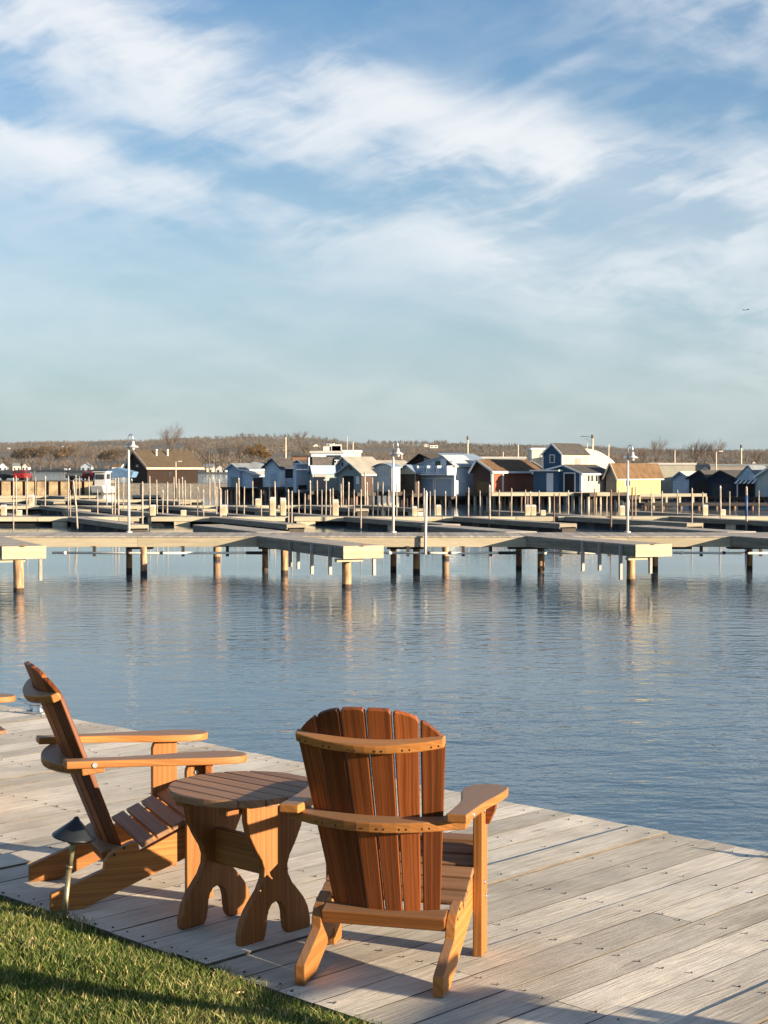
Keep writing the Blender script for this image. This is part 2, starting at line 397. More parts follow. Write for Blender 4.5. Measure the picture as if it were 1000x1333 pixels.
for (px, py, sz, rz, lab) in ((10, 1266, .05, .5, 'curled pale dead leaf in shaded grass, by the shadow line'), (41, 1226, .045, 1.6, 'tan dead leaf standing in sunlit grass left of the path light'),
                     (313, 1293, .035, .9, 'small pale leaf lying in dark grass near the boardwalk edge'), (345, 1313, .04, 2.4, 'pale dead leaf in the shaded grass, nearest the bottom of the lawn')):
    p = G(px, py, DECK + .045); lm = MB()
    pts = [(-1, 0, 0), (-.5, .35, .2), (.1, .42, .25), (.6, .25, .2), (1, 0, .35), (.6, -.25, .15), (.1, -.4, .3), (-.5, -.3, .25)]
    n = len(pts)
    for q in pts: lm.v.append(Vector((q[0] * sz / 2, q[1] * sz / 2, q[2] * sz / 2)))
    lm.v.append(Vector((0, 0, 0))); lm.v.append(Vector((sz * .25, 0, .004)))
    for i in range(n): lm.face([n if i in (7, 0, 1, 6) else n + 1, i, (i + 1) % n])
    lm.tube([(-sz * .5, 0, 0), (-sz * .8, .004, .006)], .001, 5)
    o = lm.build('fallen_leaf', LEAF); o.location = p; o.rotation_euler = (random.uniform(-.5, .5), random.uniform(-.4, .4), rz)
    tag(o, lab, 'leaf', 'dead leaves on the lawn')
# ------------------------------------------------------------------ adirondack chairs
def make_chair():
    root = empty('adirondack_chair', (0, 0, 0))
    YB, ZB, ZT, LN = .335, .185, .985, .395
    bow = lambda x: .058 * (1 - (x / .29) ** 2)
    # side boards that are also the rear legs
    prof = [(0, 0), (.135, 0), (.60, .182), (.715, .225), (.73, .245), (.73, .335), (.715, .35), (.60, .315), (.37, .212), (.362, .245), (.35, .256),
            (.335, .256), (.262, .226), (.237, .209), (.222, .186), (.218, .150), (.03, .082), (0, .070)]
    for sgn in (-1, 1):
        b = MB(); b.prism(prof, (sgn * .252, 0, 0), Y3, Z3, X3, .038); o = b.build('rear_leg', CEDARP, root, .004, 2)
        for yy, zz in ((.30, .235), (.26, .21)):
            b = MB(); b.tube([(sgn * .270, yy, zz), (sgn * .2735, yy, zz)], .006, 8); b.build('screw', NAIL, o)
        # front leg, outside the side board
        b = MB(); lx = sgn * .2895
        pl = [(.557, 0), (.672, 0), (.672, .572), (.59, .572), (.565, .562), (.557, .54)]
        b.prism([(z, y) for y, z in pl], (lx, 0, 0), Z3, Y3, X3, .036); o = b.build('front_leg', CEDARP, root, .004, 2)
        for yy, zz in ((.60, .27), (.635, .21), (.60, .535)):
            b = MB(); b.tube([(lx + sgn * .018, yy, zz), (lx + sgn * .023, yy, zz)], .009, 10); b.build('bolt', GALV, o)
        b = MB(); b.prism([(0, 0), (.042, 0), (.038, -.03), (.014, -.085), (0, -.085)], (lx + sgn * .0185, .640, .566), X3 * sgn, Z3, Y3, .028)
        b.build('arm_bracket', CEDAR, root, .003)
        # armrest: narrow at the back, a wide paddle in front
        out = [(.05, .345), (.3, .352), (.42, .360), (.54, .372), (.64, .380), (.73, .380), (.785, .366), (.812, .34), (.82, .31)]
        inn = [(.818, .275), (.80, .245), (.765, .224), (.70, .214), (.62, .216), (.54, .228), (.45, .248), (.36, .262), (.26, .268), (.05, .270)]
        tl = Vector((0, .9995, -.032)); nn = Vector((0, .032, .9995))
        ol = out + inn
        for _ in range(2):
            nl = []
            for i_, a_ in enumerate(ol):
                c_ = ol[(i_ + 1) % len(ol)]; sharp = a_[0] < .06 and c_[0] < .06
                nl += [a_, c_] if sharp else [(a_[0] * .75 + c_[0] * .25, a_[1] * .75 + c_[1] * .25), (a_[0] * .25 + c_[0] * .75, a_[1] * .25 + c_[1] * .75)]
            ol = nl
        b = MB(); b.prism([(y, sgn * x) for y, x in ol], (0, 0, .609), tl, X3, nn, .031)
        o = b.build('armrest', CEDARP, root, .006, 3)
        b = MB(); b.tube([(sgn * .345, .165, .602), (sgn * .352, .165, .602)], .011, 12); b.build('bolt', GALV, o)
    # seat slats
    b = MB()
    for i in range(6):
        s = .400 + i * .0675; z = .235 + .443 * (s - .375) + (.0 if i < 5 else -.004)
        a = math.atan(.443) if i < 5 else .10
        Aa = Vector((0, math.cos(a), math.sin(a))); Nn = Vector((0, -math.sin(a), math.cos(a)))
        hw = .031 if i < 5 else .036
        b.prism([(-.275, -hw), (.275, -hw), (.275, hw), (-.275, hw)], (0, s + (.006 if i == 5 else 0), z + .004), X3, Aa, Nn, .022)
    b.build('seat', TABLEW, root, .004, 2)
    b = MB(); b.box((-.232, .70, .22), (.232, .722, .31)); b.build('front_apron', CEDAR, root, .003)
    # back: six fanned slats
    b = MB()
    for i in range(6):
        q = i - 2.5; xb, xt = q * .0660, q * .0945; x0 = (xb + xt) / 2 * 1.05
        Pb = Vector((xb, YB - bow(x0), ZB)); Pt = Vector((xt, YB - LN * (ZT - ZB) - bow(x0), ZT))
        A = (Pt - Pb); L = A.length; A.normalize()
        Wd = Vector((1, 2 * .058 * x0 / .29 ** 2, 0)).normalized(); B = (Wd - A * Wd.dot(A)).normalized(); N = A.cross(B)
        wb, wt = .0300, .0446
        drop = lambda x: .112 * (abs(x) / .278) ** 3.0
        pl = [(0, -wb)]
        pl.append((L - drop(xt - wt) - .012, -wt))
        for k in range(7):
            xx = -wt + 2 * wt * (k + .5) / 7
            pl.append((L - drop(xt + xx), xx * .985))
        pl.append((L - drop(xt + wt) - .012, wt)); pl.append((0, wb))
        b.prism(pl, Pb, A, B, N, .021)
    b.build('backrest', CEDAR, root, .004, 2)
    def rail(name, z, h, xs, wend, wmid, tilt=0.0, wide=None):
        yc = YB - LN * (z - ZB) - .0135
        fr = []; rr = []
        for k in range(15):
            x = -xs + 2 * xs * k / 14
            yf = yc - bow(min(abs(x), .30)) ; wdt = wmid + (wend - wmid) * (x / xs) ** 2
            if wide and abs(x) > .268: yf += wide
            fr.append((x, yf)); rr.append((x, yf - wdt - (wide if wide and abs(x) > .268 else 0)))
        yo = yc - bow(0); ct, st_ = math.cos(tilt), math.sin(tilt)
        T = lambda x, y, dz=0: Vector((x, yo + (y - yo) * ct - dz * st_, z + (y - yo) * st_ + dz * ct))
        bb = MB(); bb.prism([(x, y - yo) for x, y in fr + rr[::-1]], (0, yo, z), X3, Vector((0, ct, st_)), Vector((0, -st_, ct)), h)
        o = bb.build(name, CEDARP, root, .005, 2)
        for k in range(6):
            for dd in (-.012, .012):
                x = (k - 2.5) * (.096 if z > .7 else .078) + dd; t = x / xs
                y = yc - bow(x) - (wmid + (wend - wmid) * t * t)
                bb = MB(); bb.tube([T(x, y + .003, -.004), T(x, y - .0008, -.004)], .0042, 6); bb.build('screw_hole', NAIL, o)
        return o
    rail('upper_back_rail', (.862), .034, .270, .036, .052, R(21))
    rail('middle_back_rail', .5740, .036, .330, .055, .092, R(6), wide=.04)
    b = MB(); fr = [(-.232 + .464 * k / 12, .322 - bow(-.232 + .464 * k / 12)) for k in range(13)]
    b.prism([(x, y - .28) for x, y in fr] + [(.232, -.062), (-.232, -.062)], (0, .28, .208), X3, Vector((0, math.cos(.26), math.sin(.26))), Vector((0, -math.sin(.26), math.cos(.26))), .048); b.build('lower_back_rail', CEDART, root, .004, 2)
    return root
ch = make_chair()
def rz_fwd(fx, fy): return math.atan2(-fx, fy)
CHAIRS = [(-.055, 5.376, .262, .965, 'cedar adirondack chair seen from behind, nearest the lawn edge, right of round table'),
          (-1.455, 6.60, .925, .380, 'cedar adirondack chair seen from the side, between path light and round table'),
          (-2.833, 8.27, .90, .436, 'adirondack chair cut by the frame beside the boat cleat, only its armrest showing'),
          (2.72, 3.46, .50, .866, 'added unseen adirondack chair just outside the right edge, casting the nearer shadow on the lawn'),  # out of view, added as a shadow caster for the lawn
          (4.30, 2.70, .20, .98, 'added unseen adirondack chair farther outside the right edge, casting the shorter shadow on the lawn')]  # second chair out of view, added to shade lawn and deck
for i, (x, y, fx, fy, lab) in enumerate(CHAIRS):
    o = ch if i == 0 else copy_tree(ch)
    o.location = (x, y, DECK + .002); o.rotation_euler = (0, 0, rz_fwd(fx, fy))
    if i == 0: o.scale = (.98, .86, 1)
    if i: o.scale = (1, 1, 1)
    tag(o, lab, 'chair', 'adirondack chairs on the boardwalk')
# ------------------------------------------------------------------ round table
tb = empty('side_table', (-.55, 6.128, DECK + .002), math.atan2(-.68, .74), 'low round cedar side table with curved legs between the two chairs', 'table')
b = MB(); rad = .292; n = 7; pw = 2 * rad / n
for i in range(n):
    y0 = -rad + i * pw + .003; y1 = -rad + (i + 1) * pw - .003
    if i == 0: y0 = -rad + .004
    if i == n - 1: y1 = rad - .004
    ys = [y0 + (y1 - y0) * k / 8 for k in range(9)]
    rgt = [(math.sqrt(max(rad * rad - y * y, .0004)), y) for y in ys]
    b.prism(rgt + [(-x, y) for x, y in rgt[::-1]], (0, 0, .549), X3, Y3, Z3, .030)
b.build('tabletop', TABLEW, tb, .004, 2)
half = [(.152, .533), (.150, .47), (.135, .41), (.105, .355), (.074, .31), (.061, .275), (.064, .24), (.085, .20), (.118, .165), (.148, .13), (.170, .09), (.183, .045), (.184, .012), (.178, 0),
        (.070, 0), (.056, .02), (.048, .06), (.046, .09), (.038, .115), (.022, .134)]
pan = half + [(0, .140)] + [(-y, z) for y, z in half[::-1]]
for sx in (-1, 1):
    b = MB(); b.prism([(z, y) for y, z in pan], (sx * .170, 0, 0), Z3, Y3, X3, .034); b.build('leg', CEDART, tb, .005, 2)
    b = MB(); b.box((sx * .125 - .026, -.22, .497), (sx * .125 + .026, .22, .533), grain=1); b.build('top_batten', CEDART, tb, .004)
b = MB(); b.box((-.152, -.016, .235), (.152, .016, .375)); b.build('stretcher', CEDART, tb, .003)
# ------------------------------------------------------------------ path light and boat cleat
p = G(80, 1200, DECK); pl = empty('path_light', (p.x, p.y, DECK), 0, 'black cone topped path light leaning on a bronze stem at the lawn edge', 'path light')
top = V(96.5, 1088, p.y) - Vector((p.x, p.y, DECK)); ax = top.normalized()
b = MB(); b.tube([Vector((0, 0, -.08)), top * .62], .0105, 12); b.tube([top * .62, top * .66], .0135, 12); b.tube([top * .66, top * 1.02], .0115, 12); b.build('stem', BRONZE, pl)
q = ax.to_track_quat('Z', 'Y')
b = MB(); b.lathe([(.084, -.004), (.087, 0), (.085, .005), (.058, .029), (.030, .054), (.015, .068), (.009, .079), (.002, .083)], n=32)
o = b.build('lamp_shade', BLKMET, pl); o.location = top - ax * .004; o.rotation_mode = 'QUATERNION'; o.rotation_quaternion = q
b = MB(); b.lathe([(.022, -.03), (.024, -.004), (.02, 0)], n=16); o = b.build('lamp_socket', BRONZE, pl); o.location = top; o.rotation_mode = 'QUATERNION'; o.rotation_quaternion = q
def cleat(name, loc, rz, s, mat, label, group=None):
    r = empty(name, loc, rz, label, 'cleat', group)
    b = MB(); b.tube([(-.15 * s, 0, .085 * s), (-.09 * s, 0, .066 * s), (0, 0, .06 * s), (.09 * s, 0, .066 * s), (.15 * s, 0, .085 * s)], [.006 * s, .012 * s, .015 * s, .012 * s, .006 * s], 10)
    b.build('horn', mat, r)
    b = MB()
    for sx in (-1, 1): b.tube([(sx * .05 * s, 0, .008 * s), (sx * .036 * s, 0, .03 * s), (sx * .034 * s, 0, .06 * s)], [.022 * s, .013 * s, .014 * s], 10)
    b.box((-.085 * s, -.03 * s, 0), (.085 * s, .03 * s, .012 * s)); b.build('base', mat, r)
    return r
p = G(46, 929, DECK); cleat('boat_cleat', (p.x, p.y, DECK + .003), math.atan2(V2.y, V2.x) + .25, 1.15, GALV, 'galvanised boat cleat on the boardwalk edge beside the left chair back')
p = G(1046, 1124, DECK); cleat('boat_cleat', (1.93, 7.20, DECK + .003), math.atan2(V2.y, V2.x), 0.8, GALV, 'added unseen galvanised boat cleat on the boardwalk edge just past the right edge')  # out of view, added to cast a thin wedge of shadow on the deck
# ------------------------------------------------------------------ water
def water():
    m, t, b = newmat('lake_water')
    g = t.node('ShaderNodeNewGeometry'); s = t.node('ShaderNodeSeparateXYZ'); t.l.new(g.outputs['Position'], s.inputs[0])
    x, y = s.outputs[0], s.outputs[1]
    wx = t.add(t.mul(x, .93), t.mul(y, .36)); wy = t.sub(t.mul(y, .93), t.mul(x, .36))
    n1 = t.noise(t.vec(t.mul(wx, 4.0), t.mul(wy, 5.6)), 1.0, 3, .55, .4)
    n2 = t.noise(t.vec(t.mul(wx, 8.0), t.mul(wy, 11.0), 4.0), 1.0, 2, .5, .3)
    n3 = t.noise(t.vec(t.mul(x, .9), t.mul(y, 1.7), 9.0), 1.0, 2, .5)
    patch = t.noise(t.vec(t.mul(x, .10), t.mul(y, .07), 2.0), 1.0, 3, .5)
    amp = t.mul(t.step(patch, .30, .66, .40, 1.3), t.mul(t.step(y, 46.5, 54, 1.0, .16), t.step(y, 150, 400, 1.0, 8.0)))
    h = t.add(t.mul(n1, .30), t.add(t.mul(n2, .10), t.mul(n3, .85)))
    bn = t.node('ShaderNodeBump'); bn.inputs['Strength'].default_value = 1.0; bn.inputs['Distance'].default_value = .042
    t.l.new(t.mul(h, amp), bn.inputs['Height']); t.l.new(bn.outputs[0], b.inputs['Normal'])
    b.inputs['Base Color'].default_value = (.045, .092, .135, 1); b.inputs['Roughness'].default_value = .04
    b.inputs['IOR'].default_value = 1.333; b.inputs['Specular IOR Level'].default_value = .5
    mb = MB(); mb.v = [Vector(p) for p in ((-2500, -40, 0), (2500, -40, 0), (2500, 5200, 0), (-2500, 5200, 0))]; mb.face([0, 1, 2, 3])
    o = mb.build('water', m); tag(o, 'rippled blue grey lake water', 'water', kind='structure')
water()
# ------------------------------------------------------------------ the near fixed pier
ZT = 1.28
YF = G(300, 698, ZT).y; YK = G(300, 693, ZT).y
FD = Vector((2.42, -5.6, 0)).normalized(); FN = Vector((-FD.y, FD.x, 0))     # fingers run this way; FN points to their right (+x)
def pile_part(parent, x, y, r, top, name='pile'):
    b = MB(); b.tube([(x, y, -1.2), (x + .01, y, top * .5), (x, y, top)], [r * 1.02, r, r * .97], 12); return b.build(name, PILE, parent)
pier = empty('pier_walkway', (0, YF, 0), 0, 'long timber walkway on piles crossing the marina, pale lumber face towards the camera', 'pier')
b = MB()
x = -24.0
while x < 24:
    b.box((x, -.03, ZT - .04), (x + .145, YK - YF + .03, ZT), 0, None, 1); x += .15
b.build('deck_boards', PIERT, pier)
b = MB(); 
for a, c in ((-24, -8.2), (-8.19, 1.18), (1.2, 8.1), (8.11, 24)): b.box((a, 0, ZT - .36), (c, .05, ZT - .043), 0, None, 0)
b.build('front_fascia', PIERF, pier, .004)
b = MB(); b.box((-24, YK - YF - .05, ZT - .36), (24, YK - YF, ZT - .043), 0, None, 0); b.build('rear_fascia', PIERF, pier)
for px, py, r in ((168, 744, .105), (187, 748, .115), (345, 743, .105), (370, 747, .12), (512, 741.5, .105), (542, 745, .12), (674, 740, .105), (704, 744.5, .12), (852, 742, .12), (963, 737.5, .11)):
    q = G(px, py, 0); pile_part(pier, q.x, min(q.y, YK - .3) - YF, r, ZT - .36)
for a, c in ((163, 194), (335, 376), (504, 552), (664, 716), (845, 905), (955, 1010)):
    xa, xc = G(a, 714, ZT - .4).x, G(c, 714, ZT - .4).x
    b = MB(); b.box((xa, .35, ZT - .45), (xc, .95, ZT - .362), 0, None, 0); b.build('cap_beam', DARKW, pier)
def finger(p_end_l, p_end_r, py_end, px_join, lab, pile=None, hang=(), back=False):
    """a finger pier: its end face runs between two pixels, its left side meets the walkway at px_join"""
    eL = G(p_end_l, py_end, ZT + .012); wdt = 1.22
    d = -FD
    root = empty('finger_pier', (eL.x, eL.y, 0), math.atan2(FD.y, FD.x) + R(90), lab, 'pier', 'finger piers of the near walkway')
    # local frame: -y towards the free end, x to the right
    L = (YF - eL.y) / d.y if not back else (eL.y - YK) / d.y
    y0, y1 = (0, L - .02) if not back else (-L + .02, 0)
    z = ZT + .012
    b = MB(); y = y0
    while y < y1 - .02:
        b.box((0, y, z - .04), (wdt, min(y + .145, y1), z), 0, None, 0); y += .15
    b.build('deck_boards', PIERT, root)
    b = MB(); b.box((0, y0 + (.06 if not back else 0), z - .36), (.05, y1, z - .042), 0, .3, 1); b.box((wdt - .05, y0 + .06, z - .36), (wdt, y1, z - .042), 0, None, 1)
    b.build('side_fascia', FASD, root)
    e = -.012 if not back else y1 + .0
    # the end board faces the walkway's way, across the finger
    b = MB(); b.box((-.02, e - .04, z - .37), (wdt + .02, e + .01, z + .005), 0, .05, 0); b.build('end_board', PIERF, root, .004)
    if not back:
        b = MB(); b.box((-.15, .12, z - .46), (wdt * .55, .3, z - .372), 0, None, 0); b.build('cap_beam', PIERF, root)
        for hx, hy, hz in hang:
            b = MB(); b.box((hx - .045, hy - .03, hz), (hx + .045, hy + .06, z - .05), 0, None, 2); b.build('bumper_post', PIERT, root, .004)
    if pile:
        q = G(pile[0], pile[1], 0); M = Matrix.Rotation(-root.rotation_euler.z, 4, 'Z') @ (q - Vector(root.location))
        pile_part(root, M.x, M.y, pile[2], z - .37)
    if not back:
        c = cleat('dock_cleat', root.location + Vector((wdt * .5, .12, z + .002)), .35, .8, BRONZEC, 'rusty boat cleat on the end of the ' + lab.split(', ')[1], 'cleats on the finger piers')
    return root
FASD = board_mat('pier_side_lumber', (.13, .11, .085), (.30, .26, .20), rough=.85, gscale=(.6, 14), bump=.1, tintamt=.3, spec=.2)
BRONZEC = plain('rusted_cleat', (.22, .13, .07), .7, .4, 20)
finger(3, 68, 711.5, -48, 'finger pier cut by the frame, leftmost near finger pier', (24, 771, .15), ((1.1, .06, .28),))
finger(447, 503, 711, 352, 'finger pier in front of the white marina lamp, central near finger pier', (451, 765.5, .14), ((-.05, 2.4, .34), (-.05, .9, .42), (.1, 4.0, .40), (1.0, .08, .42), (-.05, 4.3, .45)))
finger(827, 875, 709, 698, 'finger pier on the right ending before the yellow boathouse, rightmost near finger pier', (821, 759, .13), ((-.05, 2.9, .34), (-.05, 1.9, .42), (-.05, .7, .22), (.6, .1, .42)))
finger(1128, 1190, 709, 988, 'finger pier leaving the frame on the right, side just showing, far right finger pier', None, ())
for pl_, pe, pj, lab, pp in ((252, 683.2, 313, 'finger pier running out behind the walkway, beside the brown shed lamp side, left rear finger pier', (282, 728.5, .14)),
                        (550, 684, 636, 'finger pier running out behind the walkway under the garage door boathouse, middle rear finger pier', (580, 727.5, .14)),
                        (816, 684.5, 925, 'finger pier running out behind the walkway at the third marina lamp, right rear finger pier', None)):
    lab = lab.replace(', beside the brown shed lamp side', '')
    finger(pl_, pl_ + 40, pe, pj, lab, pp, (), True)
# white supply pipes slung under the walkway
for a, c, lab in ((68, 343, 'left of the central finger pier'), (497, 668, 'between the central and right finger piers'), (700, 850, 'behind the right finger pier bay'), (876, 1060, 'at the right edge of the photo')):
    za = G(a, 719, 0); zz = V(a, 719.5, YF).z
    r = empty('water_pipe', (0, YF - .02, zz), 0, 'white water pipe slung under the pier walkway ' + lab, 'pipe', 'pipes under the walkway')
    xa, xc = V(a, 719, YF).x, V(c, 719, YF).x
    b = MB(); b.tube([(xa, 0, 0), ((xa + xc) / 2, 0, -.015), (xc, 0, 0)], .042, 10); b.build('pipe', PVC, r)
    for f in (.06, .36, .52, .97):
        b = MB(); xx = xa + (xc - xa) * f; l = .05 if f < .9 else .35
        b.tube([(xx - l, 0, -.005), (xx + l, 0, -.005)], .055, 10); b.build('coupling', BLACK if f > .3 else PVC, r)
    for f in (.2, .62, .83):
        b = MB(); xx = xa + (xc - xa) * f; b.box((xx - .05, -.02, -.12), (xx + .05, .03, .22)); b.build('hanger', DARKW, r)
# marina lamps
def lamp(px, ptop, lab):
    q = V(px, 693, YK - .35); zt = V(px, ptop, q.y).z; H = zt - ZT
    r = empty('marina_lamp', (q.x, q.y, ZT), 0, lab, 'lamp post', 'lamps along the pier walkway')
    b = MB(); b.tube([(0, 0, 0), (0, 0, H - .48)], [.048, .038], 12); b.tube([(0, 0, 0), (0, 0, .05)], .11, 12); b.build('pole', WHITEP, r)
    b = MB(); b.tube([(0, 0, H - .5), (0, 0, H - .12), (.02, -.01, H - .05), (.075, -.02, H - .01), (.13, -.03, H - .04), (.155, -.035, H - .12), (.16, -.04, H - .28)], .024, 10); b.build('gooseneck', GALV, r)
    b = MB(); b.lathe([(.03, H - .25), (.05, H - .27), (.055, H - .36), (.09, H - .39), (.17, H - .43), (.20, H - .46), (.19, H - .465)], (.16, -.04, 0), 20); b.build('lamp_shade', WHITEP, r)
    b = MB(); b.lathe([(.06, H - .46), (.065, H - .52), (.03, H - .56)], (.16, -.04, 0), 14); b.build('lens', WHITEP, r)
    b = MB(); b.box((-.05, -.06, H - .47), (-.15, .02, H - .41)); b.build('junction_box', GALV, r)
lamp(168, 565, 'white gooseneck marina lamp in front of the brown shed gable')
lamp(512, 574, 'white gooseneck marina lamp beside the arched roof boathouse')
lamp(817, 579, 'white gooseneck marina lamp in front of the yellow boathouse')
p0 = V(553.5, 722, YF - .12); p1 = V(555, 642, YF - .12)
b = MB(); b.tube([p0 + Z3 * -.0, p0.lerp(p1, .5), p1], [.045, .045, .042], 10); b.tube([p1, p1 + Z3 * .09], [.042, .012], 10)
tag(b.build('mooring_pole', WHITEP), 'white pointed mooring pole clamped to the walkway face near the middle lamp', 'pole')
# ------------------------------------------------------------------ floating docks beyond
ZF = .52
def float_dock(pa, pb, py, wdt, lab, fingers=(), flen=14.5, back=()):
    """a floating dock whose front edge lies on row py from pixel pa to pb"""
    A = G(pa, py, ZF); B_ = G(pb, py, ZF)
    r = empty('floating_dock', (0, A.y, 0), 0, lab, 'dock', 'floating docks of the marina')
    b = MB(); b.box((A.x, 0, ZF - .05), (B_.x, wdt, ZF), 0, None, 0); b.build('deck_boards', PIERT, r)
    b = MB(); x = A.x
    while x < B_.x - .1:
        x2 = min(x + random.uniform(4, 7), B_.x); b.box((x, -.03, ZF - .26), (x2 - .04, .02, ZF + .01), 0, None, 0); x = x2
    b.build('fascia', FLOATW, r)
    b = MB(); b.box((A.x, .35, ZF - .5), (B_.x, wdt - .05, ZF - .262)); b.build('under_frame_shade', DARKIN, r)  # near-black block, the shade beneath the dock put into its colour
    n = int((B_.x - A.x) / 3.1)
    for k in range(n):
        x = A.x + (k + random.uniform(.2, .8)) * (B_.x - A.x) / n; ww = random.uniform(.4, .75)
        b = MB(); b.box((x - ww, .03, -.15), (x + ww, wdt * .8, ZF - .27)); b.build('float', random.choice((FLOATP, FLOATP, DARKW)), r, .02)
    for d, lst in ((FD, fingers), (-FD, back)):
        for px in lst:
            q = G(px, py, ZF); q.y = 0 if d is FD else wdt
            L = flen * random.uniform(.93, 1.04); s = Vector((d.y, -d.x, 0)) * .55
            fb = MB(); mid = q + d * (L / 2)
            fb.prism([(-L / 2, -.5), (L / 2, -.5), (L / 2, .5), (-L / 2, .5)], (mid.x, mid.y, ZF - .02), d, Vector((-d.y, d.x, 0)), Z3, .05, 0)
            o = fb.build('finger_deck', PIERT, r)
            fb = MB()
            for sg in (-1, 1):
                c = mid + Vector((-d.y, d.x, 0)) * (.52 * sg); fb.prism([(-L / 2, -.14), (L / 2, -.14), (L / 2, .14), (-L / 2, .14)], (c.x, c.y, ZF - .13), d, Z3, Vector((-d.y, d.x, 0)), .05, 0)
            c = q + d * L; fb.prism([(-.54, -.05), (.54, -.05), (.54, .13), (-.54, .13)], (c.x, c.y, ZF - .13), Vector((-d.y, d.x, 0)), Z3, d, .05, 0, .9)
            fb.build('side_rail', FASD, o)
            fb = MB(); c = q + d * (L * .5); fb.prism([(-L * .485, -.42), (L * .485, -.42), (L * .485, .42), (-L * .485, .42)], (c.x, c.y, .10), d, Vector((-d.y, d.x, 0)), Z3, .5); fb.build('under_frame_shade', DARKIN, o)  # near-black filler box standing for the shadow under the finger
            for f in (.22, .5, .78, .97):
                c = q + d * (L * f); ff = MB()
                ff.prism([(-.5, -.45), (.5, -.45), (.5, .45), (-.5, .45)], (c.x, c.y, ZF / 2 - .2), d, Vector((-d.y, d.x, 0)), Z3, ZF - .1); ff.build('float', random.choice((FLOATP, DARKW, DARKW, DARKW)), o, .02)
    return r
float_dock(-60, 182, 673.2, 1.9, 'nearest floating dock at the left, in line with the brown shed lamp', (100,), 15, (20, 150))
float_dock(197, 372, 673.2, 1.9, 'nearest floating dock between the brown shed and the pale blue boathouses', (284,), 15, (240, 330))
float_dock(383, 722, 673.0, 1.9, 'nearest floating dock in the middle, below the garage door boathouse', (458, 600), 14, (430,))
float_dock(727, 1090, 672.5, 1.9, 'nearest floating dock at the right, below the yellow boathouse', (745, 880), 13, (770, 960))
float_dock(-40, 146, 658.5, 1.8, 'second row floating dock at the left, before the sheet pile wall', (60, 110), 14, (30,))
float_dock(155, 356, 658.3, 1.8, 'second row floating dock before the brown shed', (215, 292), 13, (180,))
float_dock(362, 517, 658.0, 1.8, 'second row floating dock before the green grey boathouse', (400, 470), 12, ())
float_dock(-30, 140, 650.2, 1.6, 'third row floating dock at the left, before the sheet pile wall', (45, 100), 12, ())
float_dock(150, 262, 650.5, 1.6, 'third row floating dock under the brown shed wall', (200,), 12, ())
float_dock(-20, 125, 645.4, 1.5, 'farthest floating dock, lying against the foot of the sheet pile wall', (70,), 9, ())
float_dock(172, 208, 644.8, 1.5, 'short farthest floating dock touching the brown shed gable corner', (), 9, ())
# ------------------------------------------------------------------ mooring posts
POSTS = [(17.5, 625, 690, 3), (21, 622, 676, 3), (35, 623, 662, 3), (46.5, 623, 646, 2), (59, 622, 646, 3), (89, 622, 672, 3), (97, 628, 692, 4), (91.5, 640, 672, 2), (99, 620, 641, 2), (103.5, 622, 641, 2), (116, 622, 640, 2),
    (146, 637, 672, 3), (150, 625, 670, 3), (154, 624, 672, 4), (161, 623, 645, 2), (185.5, 630, 692, 4), (195, 622, 676, 3), (204, 627, 669, 3), (218, 630, 672, 3.4), (226.5, 623, 648, 2.6), (233, 625, 650, 2.6), (237.5, 623, 653, 2.6), (241, 627, 652, 2.6),
    (257.5, 636, 668, 3), (273, 624, 648, 3), (279.5, 625, 649, 3), (285.5, 626, 650, 3), (282, 636, 661, 3), (287, 638, 684, 4.5), (308, 631, 667, 3), (311, 624, 655, 3), (329, 628, 653, 2.6), (351, 633, 668, 2.6), (358, 629, 670, 3.4), (373, 627, 641, 3),
    (365.5, 650, 678, 3), (375.5, 640, 690, 3.4), (380, 642, 692, 3.6), (404, 628, 668, 3.2), (413, 627, 654, 2.8), (424.5, 628, 657, 2.8), (430, 639, 670, 2.8), (433.5, 638, 670, 3), (444, 632, 654, 2.8), (454, 630, 670, 3), (470, 640, 690, 3.4), (446.5, 624, 650, 2.8),
    (475, 616, 655, 4), (478, 630, 655, 2.6), (485, 624, 668, 3), (492, 630, 670, 2.6), (498.5, 630, 671, 2.6), (516.5, 632, 660, 3), (537, 641, 673, 3), (544.5, 629, 666, 2.4), (552, 638, 662, 3), (566, 640, 670, 3), (610, 637, 670, 3), (637.5, 634, 688, 4), (666, 638, 668, 3),
    (684, 640, 670, 2.6), (690.5, 642, 672, 2.8), (721.5, 645, 692, 3, 1), (728.5, 643, 670, 3), (774, 638, 666, 2.6, 1), (795.5, 640, 690, 4, 1), (805.5, 638, 668, 3), (823, 636, 676, 4, 1), (827.5, 635, 676, 3), (901, 638, 687, 3.4), (915, 643, 672, 3), (938, 635, 686, 4), (972, 636, 690, 5, 2)]
POSTS += [(px, yt, yb, 2.6) for px, yt, yb in ((127, 640, 668), (139, 628, 656), (212, 640, 662), (248, 632, 656), (265, 640, 660), (296, 640, 668), (318, 636, 660), (340, 640, 662), (389, 640, 668), (397, 645, 672), (419, 640, 662), (461, 640, 668), (506, 640, 668), (526, 640, 666), (560, 642, 668), (580, 642, 664), (594, 640, 668), (625, 641, 668), (650, 640, 664), (702, 641, 664), (740, 641, 666), (757, 640, 664), (848, 640, 668), (862, 642, 670), (882, 640, 668), (950, 642, 670), (988, 641, 668))]
LAMPS = ((168, 'brown shed lamp'), (512, 'middle lamp'), (817, 'third lamp'))
cnt = {}; plist = sorted(POSTS)
